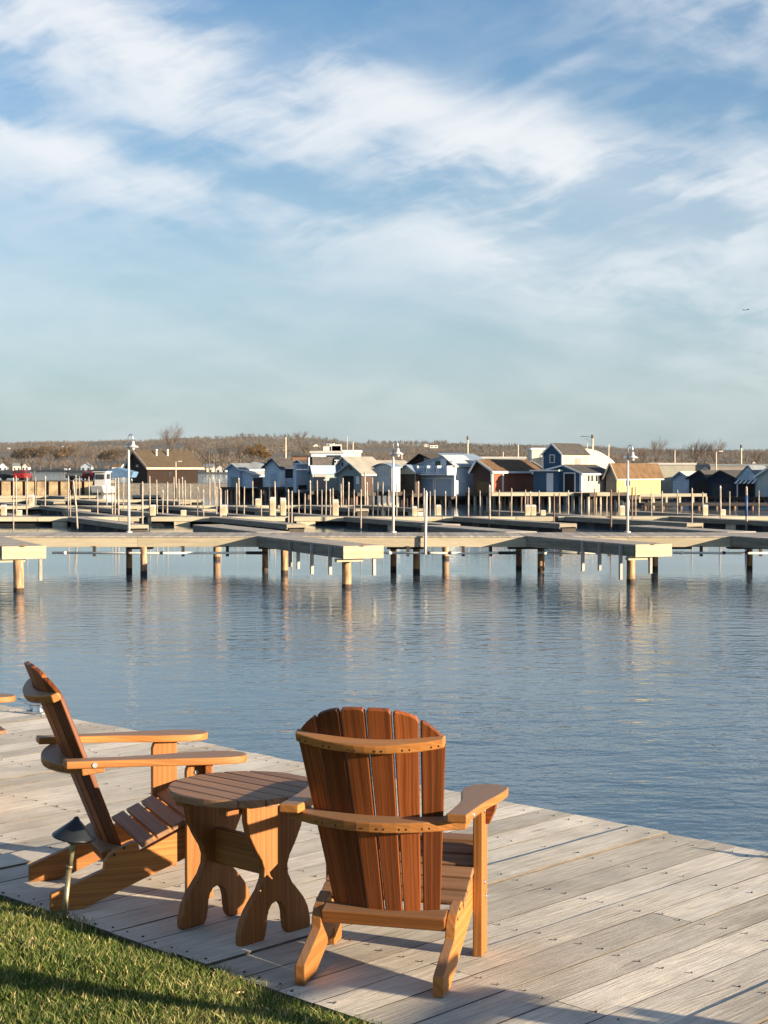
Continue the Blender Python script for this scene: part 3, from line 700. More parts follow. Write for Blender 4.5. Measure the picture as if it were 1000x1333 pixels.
def ordw(n): return ('first', 'second', 'third', 'fourth', 'fifth', 'sixth', 'seventh', 'eighth', 'ninth', 'tenth', 'eleventh', 'twelfth', 'thirteenth', 'fourteenth', 'fifteenth', 'sixteenth', 'seventeenth', 'eighteenth', 'nineteenth', 'twentieth', 'twenty-first', 'twenty-second', 'twenty-third', 'twenty-fourth', 'twenty-fifth', 'twenty-sixth', 'twenty-seventh', 'twenty-eighth')[n - 1]
def row_of(yb): return 0 if yb >= 680 else 1 if yb >= 657 else 2
rown = ('tall mooring post of the nearest dock row', 'mooring post of the second dock row', 'slim mooring post of the farthest row')
PB = plain('blue_wrap', (.05, .10, .24), .5, .2)
for i, pst in enumerate(plist):
    px, yt, yb, wd = pst[:4]; kind = pst[4] if len(pst) > 4 else 0
    row = row_of(yb)
    Y = {0: 3.5 * F / (yb - HZ - .5), 1: random.uniform(104, 109), 2: random.uniform(128, 140)}[row]
    if yb < 642: Y = 165
    top = V(px, yt, Y); rr = wd * Y / F / 2 * .64
    r = empty('mooring_post', (top.x, top.y, 0))
    b = MB(); lx = random.uniform(-.012, .012) * top.z; 
    if px in (97,): lx = -.22
    b.tube([(-lx, 0, -1), (-lx * .4, 0, top.z * .5), (lx * .3, 0, top.z)], [rr, rr * .96, rr * .92], 8); b.build('shaft', POSTD if kind == 1 else POST, r)
    b = MB(); b.lathe([(rr * 1.05, 0), (rr * .9, .06), (rr * .2, .16)], (lx * .3, 0, top.z - .01), 8); b.build('cap', (WHITEP if i % 4 == 0 else POST) if kind != 1 else POSTD, r)
    if kind == 2:
        b = MB(); b.lathe([(rr * 1.08, top.z * .33), (rr * 1.08, top.z * .84)], n=10); b.build('sleeve', PB, r)
    # name it by the nearest lamp and by counting within its row
    lamp_px, ln_ = min(LAMPS, key=lambda q: abs(q[0] - px)); side = 'left' if px < lamp_px else 'right'
    order = sum(1 for q in plist if row_of(q[2]) == row and min(q[0], px) < max(q[0], px) and (q[0] - lamp_px) * (px - lamp_px) > 0 and min(LAMPS, key=lambda z: abs(z[0] - q[0]))[0] == lamp_px and abs(q[0] - lamp_px) < abs(px - lamp_px)) + 1
    lab = f"{rown[row]}, {ordw(order)} {side} of the {ln_}"
    if kind == 1: lab = 'brown ' + lab
    if kind == 2: lab = 'mooring post wrapped in a blue sleeve at the right edge of the nearest dock'
    tag(r, lab, 'mooring post', ('mooring posts of the nearest dock row', 'mooring posts of the second dock row', 'mooring posts by the boathouses')[row])
PED = [(5, 657, 675), (25, 664, 677), (41, 644, 656), (199, 657, 673), (292, 657, 673), (369, 648, 678), (437.5, 650, 672), (571, 657, 672), (687, 657, 673), (694.5, 657, 671), (707, 667, 674), (810, 658, 672), (918, 657, 672), (941, 663, 674), (239, 667, 675), (336, 649, 656), (355, 647, 668), (540, 659, 672)]
pcnt = {}
for px, yt, yb in PED:
    Y = 101.5 if yb > 666 else 129 if yb > 654 else 148
    top = V(px, yt, Y); base = ZF + .005; hw = .16 if yb > 666 else .2
    lp, ln_ = min(LAMPS, key=lambda q: abs(q[0] - px)); side = 'left' if px < lp else 'right'; key = (lp, side, yb > 660); pcnt[key] = pcnt.get(key, 0) + 1
    n_ = sum(1 for q in PED if min(LAMPS, key=lambda z: abs(z[0] - q[0]))[0] == lp and (q[0] < lp) == (px < lp) and abs(q[0] - lp) < abs(px - lp)) + 1
    r = empty('power_pedestal', (top.x, top.y, base), 0, f'stubby cream power pedestal on the floating docks, {ordw(n_)} {side} of the {ln_}', 'pedestal', 'power pedestals on the docks')
    h = max(.35, top.z - base)
    b = MB(); b.box((-hw, -hw, 0), (hw, hw, h * .8)); b.build('post_body', FLOATP, r, .01)
    b = MB(); b.prism([(-hw * 1.1, 0), (hw * 1.1, 0), (hw * .8, h * .2), (-hw * .8, h * .2)], (0, 0, h * .8 + .002), X3, Z3, Y3, hw * 2.2); b.build('hood', WHITEP, r)
# ------------------------------------------------------------------ boathouses
HX, HY = Vector((.785, -.62, 0)), Vector((.62, .785, 0)); HRZ = math.atan2(-.62, .785)
def on_gable(px, C, off=0.0):              # local x on the gable face at a pixel column
    k = (px - 500) / F; ox = C.x + HY.x * off; oy = C.y + HY.y * off
    return (k * oy - ox) / (HX.x - k * HX.y)
def on_side(px, C, off=0.0):               # local y on the long side
    k = (px - 500) / F; ox = C.x + HX.x * off; oy = C.y + HX.y * off
    return (k * oy - ox) / (HY.x - k * HY.y)
def zat(px, py, Y): return V(px, py, Y).z
class House:
    def __init__(s, name, label, xc, x0, x1, yb, ye, ya, Y, wall, roof, over=.25, side_wall=None, cat='boathouse', rt=.10, group='boathouses on the far piers', apex=None, z0=None):
        s.C = V(xc, yb, Y); s.Y = Y; s.z0 = s.C.z if z0 is None else z0
        s.o = empty(name, (s.C.x, s.C.y, 0), HRZ, label, cat, group)
        s.W = -on_gable(x0, s.C); s.L = on_side(x1, s.C); s.ze = zat(xc, ye, Y)
        xa = -s.W / 2 if apex is None else on_gable(apex, s.C)
        s.xa = xa; s.za = zat(xc, ya, Y - HX.y * 0) if apex is None else s.zg(apex, ya)
        b = MB(); W, L = s.W, s.L
        pent = [(-W, s.z0), (0, s.z0), (0, s.ze), (xa, s.za), (-W, s.ze)]
        i0 = len(b.v)
        for y in (0, L):
            for x, z in pent: b.v.append(Vector((x, y, z)))
        b.face([0, 1, 2, 3, 4]); b.face([9, 8, 7, 6, 5])
        for i in range(5):
            j = (i + 1) % 5
            if i not in (2, 3): b.face([i, i + 5, j + 5, j][::-1], None, 1 if (side_wall is not None and i == 1) else 0)
        s.wall = b.build('wall', [wall, side_wall or wall], s.o)
        b = MB(); p = .06
        for sgn, xe in ((1, 0), (-1, -W)):
            d = Vector((xe - xa, 0, s.ze - s.za)); n = Vector((-d.z, 0, d.x)).normalized() * (1 if d.x > 0 else -1)
            if n.z < 0: n = -n
            l = d.length; e = d.normalized()
            mid = Vector((xa, L / 2, s.za)) + e * ((l + over) / 2) + n * (rt / 2 + .01)
            b.prism([(-(l + over) / 2, -L / 2 - over), ((l + over) / 2, -L / 2 - over), ((l + over) / 2, L / 2 + over), (-(l + over) / 2, L / 2 + over)], mid, e, Y3, n, rt)
        s.roof = b.build('roof', roof, s.o); s.over = over; s.rt = rt
    def zg(s, px, py):                     # height on the gable face
        x = on_gable(px, s.C); return zat(px, py, s.C.y + HX.y * x)
    def zs(s, px, py):
        y = on_side(px, s.C); return zat(px, py, s.C.y + HY.y * y)
    def g(s, name, x0, x1, y0, y1, mat, proud=.05, parent=None, inset=0.0, sill=None):
        a, b_ = on_gable(x0, s.C), on_gable(x1, s.C); m = (x0 + x1) / 2
        bb = MB(); bb.box((a, -proud, s.zg(m, y1)), (b_, .03, s.zg(m, y0))); o = bb.build(name, mat, parent or s.o)
        return o
    def s_(s, name, x0, x1, y0, y1, mat, proud=.05, parent=None):
        a, b_ = on_side(x0, s.C), on_side(x1, s.C); m = (x0 + x1) / 2
        bb = MB(); bb.box((-.03, a, s.zs(m, y1)), (proud, b_, s.zs(m, y0))); return bb.build(name, mat, parent or s.o)
    def rake(s, mat, h=.22):               # barge boards along the front gable and the eave board on the long side
        b = MB()
        for xe in (0, -s.W):
            d = Vector((xe - s.xa, 0, s.ze - s.za)); l = d.length + s.over; e = d.normalized(); n = Vector((0, -1, 0)).cross(e)
            if n.z < 0: n = -n
            mid = Vector((s.xa, -s.over - .03, s.za)) + e * (l / 2) + n * (s.rt * .3)
            b.prism([(-l / 2, -h / 2), (l / 2, -h / 2), (l / 2, h / 2), (-l / 2, h / 2)], mid, e, n, Y3, .05)
        d = Vector((-s.xa, 0, s.ze - s.za)).normalized()
        b.box((d.x * s.over + .02, -s.over, s.ze + d.z * s.over - h * .6), (d.x * s.over + .07, s.L + s.over, s.ze + d.z * s.over + h * .4))
        b.build('trim', mat, s.o)
    def base(s, n=4, front=1.0, ztop=None, mat=None, side=False):   # the timber stage the house stands on, with its stilts
        zt = s.z0 - .01 if ztop is None else ztop
        b = MB(); b.box((-s.W - .3, -front, zt - .35), (.3 + (1.6 if side else 0), s.L + .2, zt)); b.build('stage', mat or DARKW, s.o)
        b = MB(); b.box((-s.W - .1, .3, -1), (.1, s.L, zt - .352)); b.build('dark_fill', DARKIN, s.o)  # near-black box filling the space behind the stilts
        for k in range(n):
            for yy in (-front + .2, s.L * .5):
                x = -s.W + (s.W + (1.6 if side else 0)) * k / max(1, n - 1)
                pp = MB(); pp.tube([(x, yy, -1), (x, yy, zt - .3)], .16, 8); pp.build('stilt', POSTD if not side else POST, s.o)
def corner(h, mat, w=.18):
    b = MB(); b.box((-w, -.04, h.z0), (.035, -.005, h.ze)); b.box((.003, -.004, h.z0), (.035, w, h.ze)); b.build('corner_board', mat, h.o)
WH = plain('white_trim', (.74, .74, .72), .6, .08)
sg = siding
PBLUE = sg('pale_blue_siding', (.50, .58, .66), 'z', .3); PBLUE2 = sg('blue_grey_siding', (.42, .50, .58), 'z', .25); GREYB = sg('grey_blue_siding', (.40, .46, .50), 'x', .4)
DGREEN = sg('green_grey_siding', (.26, .30, .29), 'x', .35); LGREY = sg('light_grey_siding', (.55, .57, .56), 'x', .45)
NAVY = sg('navy_siding', (.045, .10, .17), 'z', .22); NAVYD = sg('dark_navy_siding', (.022, .035, .06), 'x', .4); BROWND = sg('dark_brown_siding', (.075, .045, .038), 'x', .35)
REDS = sg('red_board_siding', (.27, .09, .055), 'x', .42, depth=.4); CREAM = sg('cream_siding', (.36, .34, .28), 'z', .25); YEL = sg('yellow_siding', (.50, .42, .15), 'z', .3, depth=.12)
GREYW = sg('weathered_grey_siding', (.25, .22, .20), 'x', .3); METALW = sg('white_blue_metal_wall', (.52, .58, .64), 'x', .35); SAGE = sg('sage_siding', (.44, .48, .44), 'z', .28); BRK = sg('brown_brick', (.07, .042, .032), 'z', .2, depth=.2)
SHADEBRK = sg('shadow_brick', (.024, .014, .010), 'z', .2, depth=.15); LBLUE = sg('light_blue_siding', (.54, .63, .70), 'z', .3)  # brick of the shed's long side: its cast shadow is put into the colour
RDARK = plain('dark_shingle_roof', (.055, .05, .048), .85, .35, 2); RBROWN = plain('brown_shingle_roof', (.115, .066, .032), .9, .3, 1.5); RTAN = plain('tan_shingle_roof', (.072, .052, .032), .9, .2, 1.5)
RMET = plain('pale_metal_roof', (.46, .44, .41), .5, .1, 1); RBLUE = plain('blue_metal_roof', (.20, .26, .34), .4, .1, 1); RGREY = plain('grey_roof', (.16, .18, .20), .8, .2, 1); RWARM = plain('warm_pale_roof', (.27, .25, .215), .7, .15, 1)
GDOOR = plain('pale_garage_door', (.58, .63, .68), .5, .06, .6); BDOOR = plain('blue_garage_door', (.30, .38, .47), .5, .06, .6)
YH = 158.0
# brown shed on the sheet pile wharf
h = House('brown_shed', 'long dark brown shed with tan shingle roof behind the left lamp', 192, 168, 258, 641, 605.5, 587.5, 243, BRK, RTAN, .7, SHADEBRK, 'shed', .18, 'shed', apex=177)
h.rake(plain('tan_eave', (.55, .42, .30), .7, .1), .35)
h.g('wall_light', 178.5, 180.5, 605, 608, WH, .2)
for px in (213, 227.5):
    y = on_side(px, h.C); b = MB(); b.tube([(-1.6, y, h.ze + .6), (-1.6, y, h.ze + 2.3)], .16, 8); b.tube([(-1.6, y, h.ze + 2.3), (-1.6, y, h.ze + 2.5)], .22, 8); b.build('roof_vent', WHITEP, h.o)
h.s_('window', 220, 223, 614, 620, GLASSD, .05); h.s_('door', 236, 241, 621, 643, DARKIN, .05)
# row of boathouses, left to right
h = House('boathouse', 'small grey blue boathouse with lean-to, leftmost of the row', 312, 296, 348, 634, 610.5, 604, YH + 14, PBLUE2, RGREY, .25)
h.rake(WH, .15); h.g('door', 301, 311, 621, 634, DGREEN, .04); h.base(4, .8)
a0, a1 = on_side(315, h.C), on_side(345, h.C)
b = MB(); b.prism([(0.03, h.z0 - .1), (1.6, h.z0 - .1), (1.6, h.ze - .75), (.03, h.ze - .2)], (0, (a0 + a1) / 2, 0), X3, Z3, Y3, a1 - a0); lt = b.build('lean_to', LBLUE, h.o)
b = MB(); zc, zd = h.ze - .1, h.ze - .72; b.prism([(-.05, zc), (1.8, zd), (1.8, zd + .07), (-.05, zc + .07)], (0, (a0 + a1) / 2, 0), X3, Z3, Y3, a1 - a0 + .3); b.build('lean_to_roof', RMET, lt)
b = MB(); am = on_side(322, h.C); b.box((1.58, am - .75, h.z0), (1.64, am + .75, h.ze - .95)); b.build('lean_to_door', BROWND, lt)
h = House('boathouse', 'pale blue boathouse with dark gabled roof, second in the row', 365, 344.5, 383, 634, 608, 597.5, YH + 10, LBLUE, RDARK, .25, PBLUE, apex=356)
h.rake(plain('navy_trim', (.05, .07, .12), .7), .14); h.g('door', 352, 360, 616, 633, PBLUE2, .04); h.s_('window', 371.5, 381, 611.5, 622, GLASSD, .05); h.s_('door', 364.5, 370, 612, 632, WH, .05); h.base(4, .8)
h = House('boathouse', 'flat roofed pale blue boathouse with small garage door, third in the row', 386, 382, 404, 641, 605, 604.3, YH + 6, LBLUE, WH, .08, PBLUE)
h.s_('garage_door', 388, 399.5, 619.5, 631, GDOOR, .06); h.s_('opening', 389, 399, 631.5, 637, DARKIN, .05); h.base(4, .8)
h = House('boathouse', 'dark green grey boathouse under a pale sloping roof, left of the A-frame', 407, 403.5, 444, 639, 614.5, 606, YH + 4, DGREEN, RBLUE, .3, DGREEN)
b = MB(); b.box((-1.2, h.L * .12, h.za), (-.5, h.L * .9, h.za + .9)); b.build('roof_box', RDARK, h.o); h.base(4, .8)
b = MB(); b.tube([(-.3, -.25, h.ze), (-.3, -.25, zat(405, 595, YH))], .1, 8); b.build('mast', WHITEP, h.o)
h.s_('shutter', 409, 424, 617, 637, GREYW, .05)
h = House('boathouse', 'grey gabled boathouse with long pale roof behind the dark doored cottage', 466, 436, 500, 640, 612, 595.2, YH + 6, GREYB, RWARM, .3, LGREY, apex=448)
h.rake(WH, .12); h.g('window', 445, 447, 602, 607, GLASSD, .04)
h = House('boathouse', 'small green grey A-roofed boathouse with dark open door and white boat in front', 470.5, 441, 485, 641, 616, 603.5, YH - 2, DGREEN, RWARM, .3, BROWND, apex=457)
h.rake(plain('grey_trim', (.35, .38, .38), .7), .16); h.g('door', 447, 460.5, 619.5, 641, DARKIN, .05); h.g('window', 455, 459, 606, 612, GLASSD, .05); h.g('window', 464, 468, 620, 630, WH, .05); h.base(5, 1.0)
# arched roof house
C = V(510, 640, YH); A = empty('boathouse', (C.x, C.y, 0), HRZ, 'pale boathouse with shallow arched roof behind the middle lamp', 'boathouse', 'boathouses on the far piers')
W_ = -on_gable(487, C); L_ = on_side(521, C); z0, z1, z2 = C.z, zat(510, 609, YH), zat(500, 604.5, YH)
arc = [(-W_ + W_ * k / 12, z1 + (z2 - z1) * math.sin(math.pi * k / 12)) for k in range(13)]
b = MB(); b.prism([(0, z0), (-W_, z0)] + arc[:-1] + [(0, z1)], (0, L_ / 2, 0), X3, Z3, Y3, L_); b.build('wall', LGREY, A)
b = MB(); b.prism([(x - .15 + .3 * (k / 12), z + .02) for k, (x, z) in enumerate(arc)] + [(x - .15 + .3 * (k / 12), z + .12) for k, (x, z) in list(enumerate(arc))[::-1]], (0, L_ / 2, 0), X3, Z3, Y3, L_ + .4); b.build('roof', RBLUE, A)
b = MB(); xa, xb = on_gable(493.5, C), on_gable(507.5, C); b.box((xa, -.05, zat(500, 632.5, YH)), (xb, .02, zat(500, 620, YH))); b.build('garage_door', GDOOR, A)
b = MB(); b.box((xa, -.04, zat(500, 640, YH)), (xb, .02, zat(500, 632.6, YH))); b.build('opening', PBLUE2, A)
b = MB(); b.box((-W_ - .2, -.8, z0 - .4), (.3, L_, z0 - .01)); b.build('stage', DARKW, A)
for k in range(4):
    b = MB(); b.tube([(-W_ * k / 3, -.6, -1), (-W_ * k / 3, -.6, z0 - .38)], .15, 8); b.build('stilt', POSTD, A)
h = House('boathouse', 'dark open fronted boathouse between the arched one and the balcony one', 541, 519, 548, 642, 615, 606, YH + 1, DGREEN, RBLUE, .3, BROWND)
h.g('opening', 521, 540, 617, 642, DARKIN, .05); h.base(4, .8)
h = House('boathouse', 'dark brown gabled house showing its upper storey behind the balcony', 569, 538, 600, 636, 601, 591.5, YH + 12, BROWND, plain('dark_brown_roof', (.06, .045, .035), .9), .6, BROWND, apex=550)
h.g('window', 552.5, 559.5, 596, 607, GREYB, .05)
h = House('boathouse', 'blue grey boathouse with two garage doors under a white balcony', 592, 539.5, 618, 646, 607, 594, YH, PBLUE2, RMET, .2, METALW, apex=577)
corner(h, WH, .2)
for a, b_ in ((543.3, 565.3), (566.8, 589.5)):
    f = h.g('garage_door', a, b_, 622, 645.5, WH, .06); h.g('door_panel', a + 1.2, b_ - 1.2, 623.4, 645.4, BDOOR, .09, f)
h.g('gable_window', 567, 573.5, 600, 606.5, GLASSD, .04); h.g('gable_window', 581.5, 588, 600, 606.5, GLASSD, .04); h.g('balcony_door', 574, 581, 597, 616, GDOOR, .05)
bal = h.g('balcony', 539.5, 591.5, 616.6, 618.2, GDOOR, 1.2); 
for px in (540, 552, 565, 578, 591): h.g('rail_post', px - .45, px + .45, 606.4, 618, GDOOR, 1.22, bal)
b = MB(); xa, xb = on_gable(540, h.C), on_gable(591.4, h.C); z0, z1 = h.zg(565, 615.5), h.zg(565, 607.5)
b.box((xa, -1.17, z1 - .06), (xb, -1.11, z1)); b.box((xa, -1.17, z0), (xb, -1.11, z0 + .06)); n = 16
for k in range(n): xx = xa + (xb - xa) * (k + .5) / n; b.box((xx - .025, -1.16, z0 + .062), (xx + .025, -1.12, z1 - .062))
b.build('baluster_rail', GDOOR, bal); h.base(6, 1.0)
b = MB(); a0, a1 = on_side(593, h.C), on_side(640, h.C); b.prism([(.1, h.ze + .05), (-3, h.ze + 1.25), (-3, h.ze + 1.33), (.1, h.ze + .13)], (0, (a0 + a1) / 2 + 1, 0), X3, Z3, Y3, a1 - a0); b.build('metal_roof', RBLUE, h.o)
h = House('boathouse', 'red board boathouse with brown shingle roof beside the navy house', 640.5, 616.5, 700, 641, 611.5, 599, YH - 1, BROWND, RBROWN, .45, REDS, apex=623.5)
h.rake(WH, .2); corner(h, WH, .16); h.s_('downspout', 653.4, 654.6, 613, 640, WH, .12); h.g('lower_door', 621.5, 640, 627, 641, plain('olive_brown_door', (.11, .075, .03), .8), .05); h.base(6, 1.0, side=True)
h = House('boathouse', 'navy two storey boathouse with cream side and white trimmed tower', 757, 697, 795, 641, 616, 606, YH - 4, NAVY, RDARK, .25, CREAM, apex=735)
h.rake(WH, .16); corner(h, WH, .2); h.g('door_frame', 734, 749.5, 615, 640.5, WH, .06); h.g('door_glass', 735.5, 748, 616.5, 640.3, DARKIN, .08)
h.g('shed_front', 698, 730, 613.5, 640.8, NAVY, .5); f = h.g('white_door', 715.5, 724, 616, 640.5, GDOOR, .56); h.g('lean_roof', 695, 733, 611.6, 613.4, WH, .8)
for px in (764.5, 769, 774.8, 779.5): fr = h.s_('window', px - .3, px + 2.9, 618.5, 627.5, WH, .05); h.s_('pane', px, px + 2.5, 619, 627, GLASSD, .07, fr)
xt0, xt1 = on_gable(706.5, h.C, .6), on_gable(731.5, h.C, .6); tw = MB(); yt = .6; tz0, tz1, tz2 = h.ze - .2, h.zg(731, 591), h.zg(719, 577.5); L2 = 5.0
pent = [(xt0, tz0), (xt1, tz0), (xt1, tz1), ((xt0 + xt1) / 2, tz2), (xt0, tz1)]
for y in (yt, yt + L2):
    for x, z in pent: tw.v.append(Vector((x, y, z)))
tw.face([0, 1, 2, 3, 4]); tw.face([9, 8, 7, 6, 5]); tw.face([1, 6, 7, 2], None, 1); tw.face([0, 4, 9, 5]); tower = tw.build('tower', [NAVY, CREAM], h.o)
b = MB(); xm = (xt0 + xt1) / 2
for xe in (xt0, xt1):
    d = Vector((xe - xm, 0, tz1 - tz2)); l = d.length + .15; e = d.normalized(); n = Vector((-e.z, 0, e.x)); n = n if n.z > 0 else -n
    b.prism([(-l / 2, -L2 / 2 - .15), (l / 2, -L2 / 2 - .15), (l / 2, L2 / 2 + .15), (-l / 2, L2 / 2 + .15)], Vector((xm, yt + L2 / 2, tz2)) + e * l / 2 + n * .06, e, Y3, n, .1)
b.build('tower_roof', RDARK, tower)
b = MB()
for xe in (xt0, xt1):
    d = Vector((xe - xm, 0, tz1 - tz2)); l = d.length + .15; e = d.normalized(); n = Vector((-e.z, 0, e.x)); n = n if n.z > 0 else -n
    b.prism([(-l / 2, -.08), (l / 2, -.08), (l / 2, .08), (-l / 2, .08)], Vector((xm, yt - .18, tz2 + .02)) + e * l / 2, e, n, Y3, .05)
b.box((xt1 - .1, yt - .03, tz0), (xt1 + .03, yt + .1, tz1)); b.box((xt0 - .03, yt - .03, tz0), (xt0 + .1, yt, tz1)); b.box((xt1 + .003, yt + .1, tz1 - .12), (xt1 + .05, yt + L2, tz1)); b.build('tower_trim', WH, tower)
b = MB(); xw = (xt0 + xt1) / 2; b.box((xw - .3, yt - .04, h.zg(719, 602.5)), (xw + .3, yt + .02, h.zg(719, 591.5))); fr = b.build('tower_window', WH, tower)
b = MB(); b.box((xw - .2, yt - .06, h.zg(719, 601.5)), (xw + .2, yt + .02, h.zg(719, 592.5))); b.build('pane', GLASSD, fr)
ya, yb_ = yt + L2 * .42, yt + L2 * .75; b = MB(); b.box((xt1 - .02, ya, tz0 + .75), (xt1 + .04, yb_, tz1 - .25)); fr = b.build('tower_side_window', WH, tower)
b = MB(); b.box((xt1 - .02, ya + .1, tz0 + .83), (xt1 + .06, yb_ - .1, tz1 - .33)); b.build('pane', GREYW, fr)
h.base(9, 1.6, side=True)
h = House('boathouse', 'bright yellow boathouse with wide brown shingle roof behind the third lamp', 803, 789, 860, 645, 620, 603.5, YH - 2, GREYW, RBROWN, .35, YEL)
h.rake(plain('cream_trim', (.62, .56, .42), .7), .15); fr = h.s_('window', 812, 820.5, 624, 633, CREAM, .05); h.s_('pane', 814.5, 820, 625, 632.5, GLASSD, .07, fr); h.base(5, .8, side=True)
h.s_('lower_opening', 834, 849, 649, 655.5, DARKIN, .04)
h = House('boathouse', 'grey blue gabled boathouse with white roof right of the yellow one', 875.5, 852, 898, 641, 620, 606, YH + 38, PBLUE2, RMET, .3, PBLUE2, apex=862)
h.rake(GREYB, .2); h.g('garage_door', 853, 873, 627, 641, GDOOR, .05); h.base(4, .8)
h = House('boathouse', 'light grey boathouse with white roof and low hatch, beside the dark twin gables', 898.5, 876, 945, 643, 623, 614.5, YH + 30, LBLUE, RMET, .3, PBLUE2, apex=886)
h.rake(GREYB, .14); h.g('hatch', 879, 895.5, 637, 643, PBLUE, .05); h.base(4, .8)
h = House('boathouse', 'dark navy gabled boathouse with black doorway, left of the dark pair', 922, 897, 950, 645, 622.5, 613, YH + 24, NAVYD, RDARK, .3, NAVYD, apex=912)
h.rake(plain('black_trim', (.03, .033, .04), .8), .2); h.g('door', 905, 919.5, 626, 645, DARKIN, .05); h.base(4, .8)
h = House('boathouse', 'dark navy gabled boathouse with closed wall, right of the dark pair', 959, 922.5, 985, 646, 623, 613, YH + 20, NAVYD, RDARK, .3, NAVYD, apex=939)
h.rake(plain('black_trim_two', (.035, .035, .04), .8), .16); h.g('shutter', 928, 952, 630, 646, plain('charcoal_shutter', (.03, .035, .045), .7), .04); h.base(4, .8)
h = House('boathouse', 'light blue cupola boathouse with striped awning over a dark opening', 986, 960, 1005, 647, 622, 606.5, YH + 14, LBLUE, RGREY, .15, LBLUE, apex=974)
h.g('hatch_door', 964, 974, 613, 624, PBLUE2, .05); h.g('opening', 961, 983, 629, 647.5, DARKIN, .05); h.base(4, .8)
aw = MB(); xa, xb = on_gable(960, h.C), on_gable(985, h.C); n = 9
for k in range(n):
    x = xa + (xb - xa) * k / n; aw.prism([(-.02, h.zg(972, 625.6)), (-.8, h.zg(972, 629.5)), (-.8, h.zg(972, 629)), (-.02, h.zg(972, 625))], (x + (xb - xa) / n / 2, 0, 0), Y3, Z3, X3, (xb - xa) / n - .003, k % 2)
aw.build('awning', [WH, NAVYD], h.o)
h = House('boathouse', 'sage green boathouse with white rake board cut by the right edge', 1030, 985.5, 1060, 647, 620, 606, YH + 10, SAGE, RGREY, .3, SAGE, apex=1006)
h.rake(WH, .2); h.g('window', 992, 1004, 636, 647, GREYB, .05); h.base(4, .8)
for (xc, x0, x1, ye, ya, ap, dy, wm, rm, lab) in ((338, 322, 362, 609, 602.5, 330, 34, PBLUE2, RGREY, 'grey roofed boathouse behind the lean-to of the leftmost boathouse'), (398, 378, 425, 606, 599.5, 389, 40, GREYB, RDARK, 'dark roofed boathouse behind the flat roofed pale blue one'),
        (490, 468, 535, 607, 600, 480, 30, LGREY, RWARM, 'pale roofed boathouse behind the arched roof one'), (524, 508, 560, 606, 599, 516, 36, DGREEN, RDARK, 'dark green boathouse roof between the arched roof and the balcony'), (612, 596, 650, 604, 597, 604, 34, PBLUE, RBLUE, 'blue roofed boathouse behind the gap beside the red one'),
        (705, 684, 745, 607, 600, 694, 34, BROWND, RDARK, 'dark roofed boathouse behind the red and navy ones'), (842, 826, 890, 613, 605, 834, 44, GREYW, RBROWN, 'brown roofed boathouse behind the yellow one, partly hidden'), (868, 850, 900, 612, 605, 859, 60, CREAM, RMET, 'white roofed boathouse peeping over the grey blue gable'),
        (930, 910, 985, 616, 609, 920, 52, PBLUE2, RGREY, 'grey roofed boathouse behind the dark navy pair')):
    h = House('boathouse', lab, xc, x0, x1, 640, ye, ya, YH + dy, wm, rm, .3, wm, apex=ap); h.rake(GREYB, .14); h.g('door', x0 + 3, xc - 3, ye + 8, 640, DARKIN, .05)
# blocks standing behind the boathouse row
def block(name, label, x0, x1, yt, yb, Y, dep, mat, roofmat=None, rz=HRZ, cat='building'):
    A = V(x0, yb, Y); B_ = V(x1, yb, Y); z1 = V((x0 + x1) / 2, yt, Y).z; w_ = B_.x - A.x
    r = empty(name, (A.x, Y, 0), 0, label, cat, 'buildings behind the boathouses')
    b = MB(); b.box((0, 0, 0), (w_, dep, z1 - .25)); b.build('wall', mat, r)
    b = MB(); b.box((-.15, -.15, z1 - .248), (w_ + .15, dep + .15, z1)); b.build('roof', roofmat or WH, r)
    return r, w_, z1
block('restaurant', 'white flat roofed upper storey block behind the green grey boathouse', 447, 469, 586, 605, 185, 6, plain('cream_wall', (.66, .62, .52), .7, .08), WH)
r, w_, z1 = block('restaurant', 'blue grey waterside restaurant with dark window band and roof terrace rail', 405, 447, 587, 606, 183, 8, PBLUE, RMET)
for k in range(6):
    b = MB(); x = w_ * (.5 + .075 * k); b.box((x, -.05, z1 - 1.35), (x + w_ * .055, .02, z1 - .5)); b.build('window', GLASSD, r)
b = MB()
for k in range(12): b.box((w_ * k / 11 - .05, -2.6, z1 - 2.2), (w_ * k / 11 + .05, -2.5, z1 - 1.15))
b.box((-.05, -2.6, z1 - 1.148), (w_ + .05, -2.5, z1 - 1.05)); b.build('terrace_rail', WH, r)
for k, (x, s_) in enumerate(((.35, .7), (.55, 1.0), (.62, .8))):
    b = MB(); b.box((w_ * x, 2, z1 + .002), (w_ * x + s_ * 1.4, 3, z1 + s_ * .8)); b.build('roof_unit', WHITEP, r, .03)
block('brick_building', 'low brown brick building behind the flat roofed pale blue boathouse', 381, 405, 592, 606, 200, 6, sg('red_brown_brick', (.26, .14, .09), 'z', .3), RDARK)
block('storage_hall', 'long low hall with sunlit white roof behind the red boathouse', 601, 684, 594.5, 605, 190, 14, LGREY, RMET)
block('cream_block', 'plain cream cube of a building left of the navy tower', 692.5, 711, 583, 600, 200, 6, plain('cream_wall_two', (.66, .62, .50), .7, .08), WH)
block('storage_hall', 'long white roofed hall behind the white roofed boathouses at right', 846, 905, 602.5, 612, 195, 14, CREAM, RMET)
block('storage_hall', 'low grey hall behind the dark navy boathouses', 925, 1010, 604, 614, 210, 10, GREYW, RGREY)
C = V(762, 604, 195); r = empty('barrel_hall', (C.x, C.y, 0), 0, 'white hall with an arched barrel roof behind the yellow boathouse', 'building', 'buildings behind the boathouses')
w_ = V(801, 604, 195).x - C.x; z1, z2 = V(780, 603, 195).z, V(780, 584, 195).z
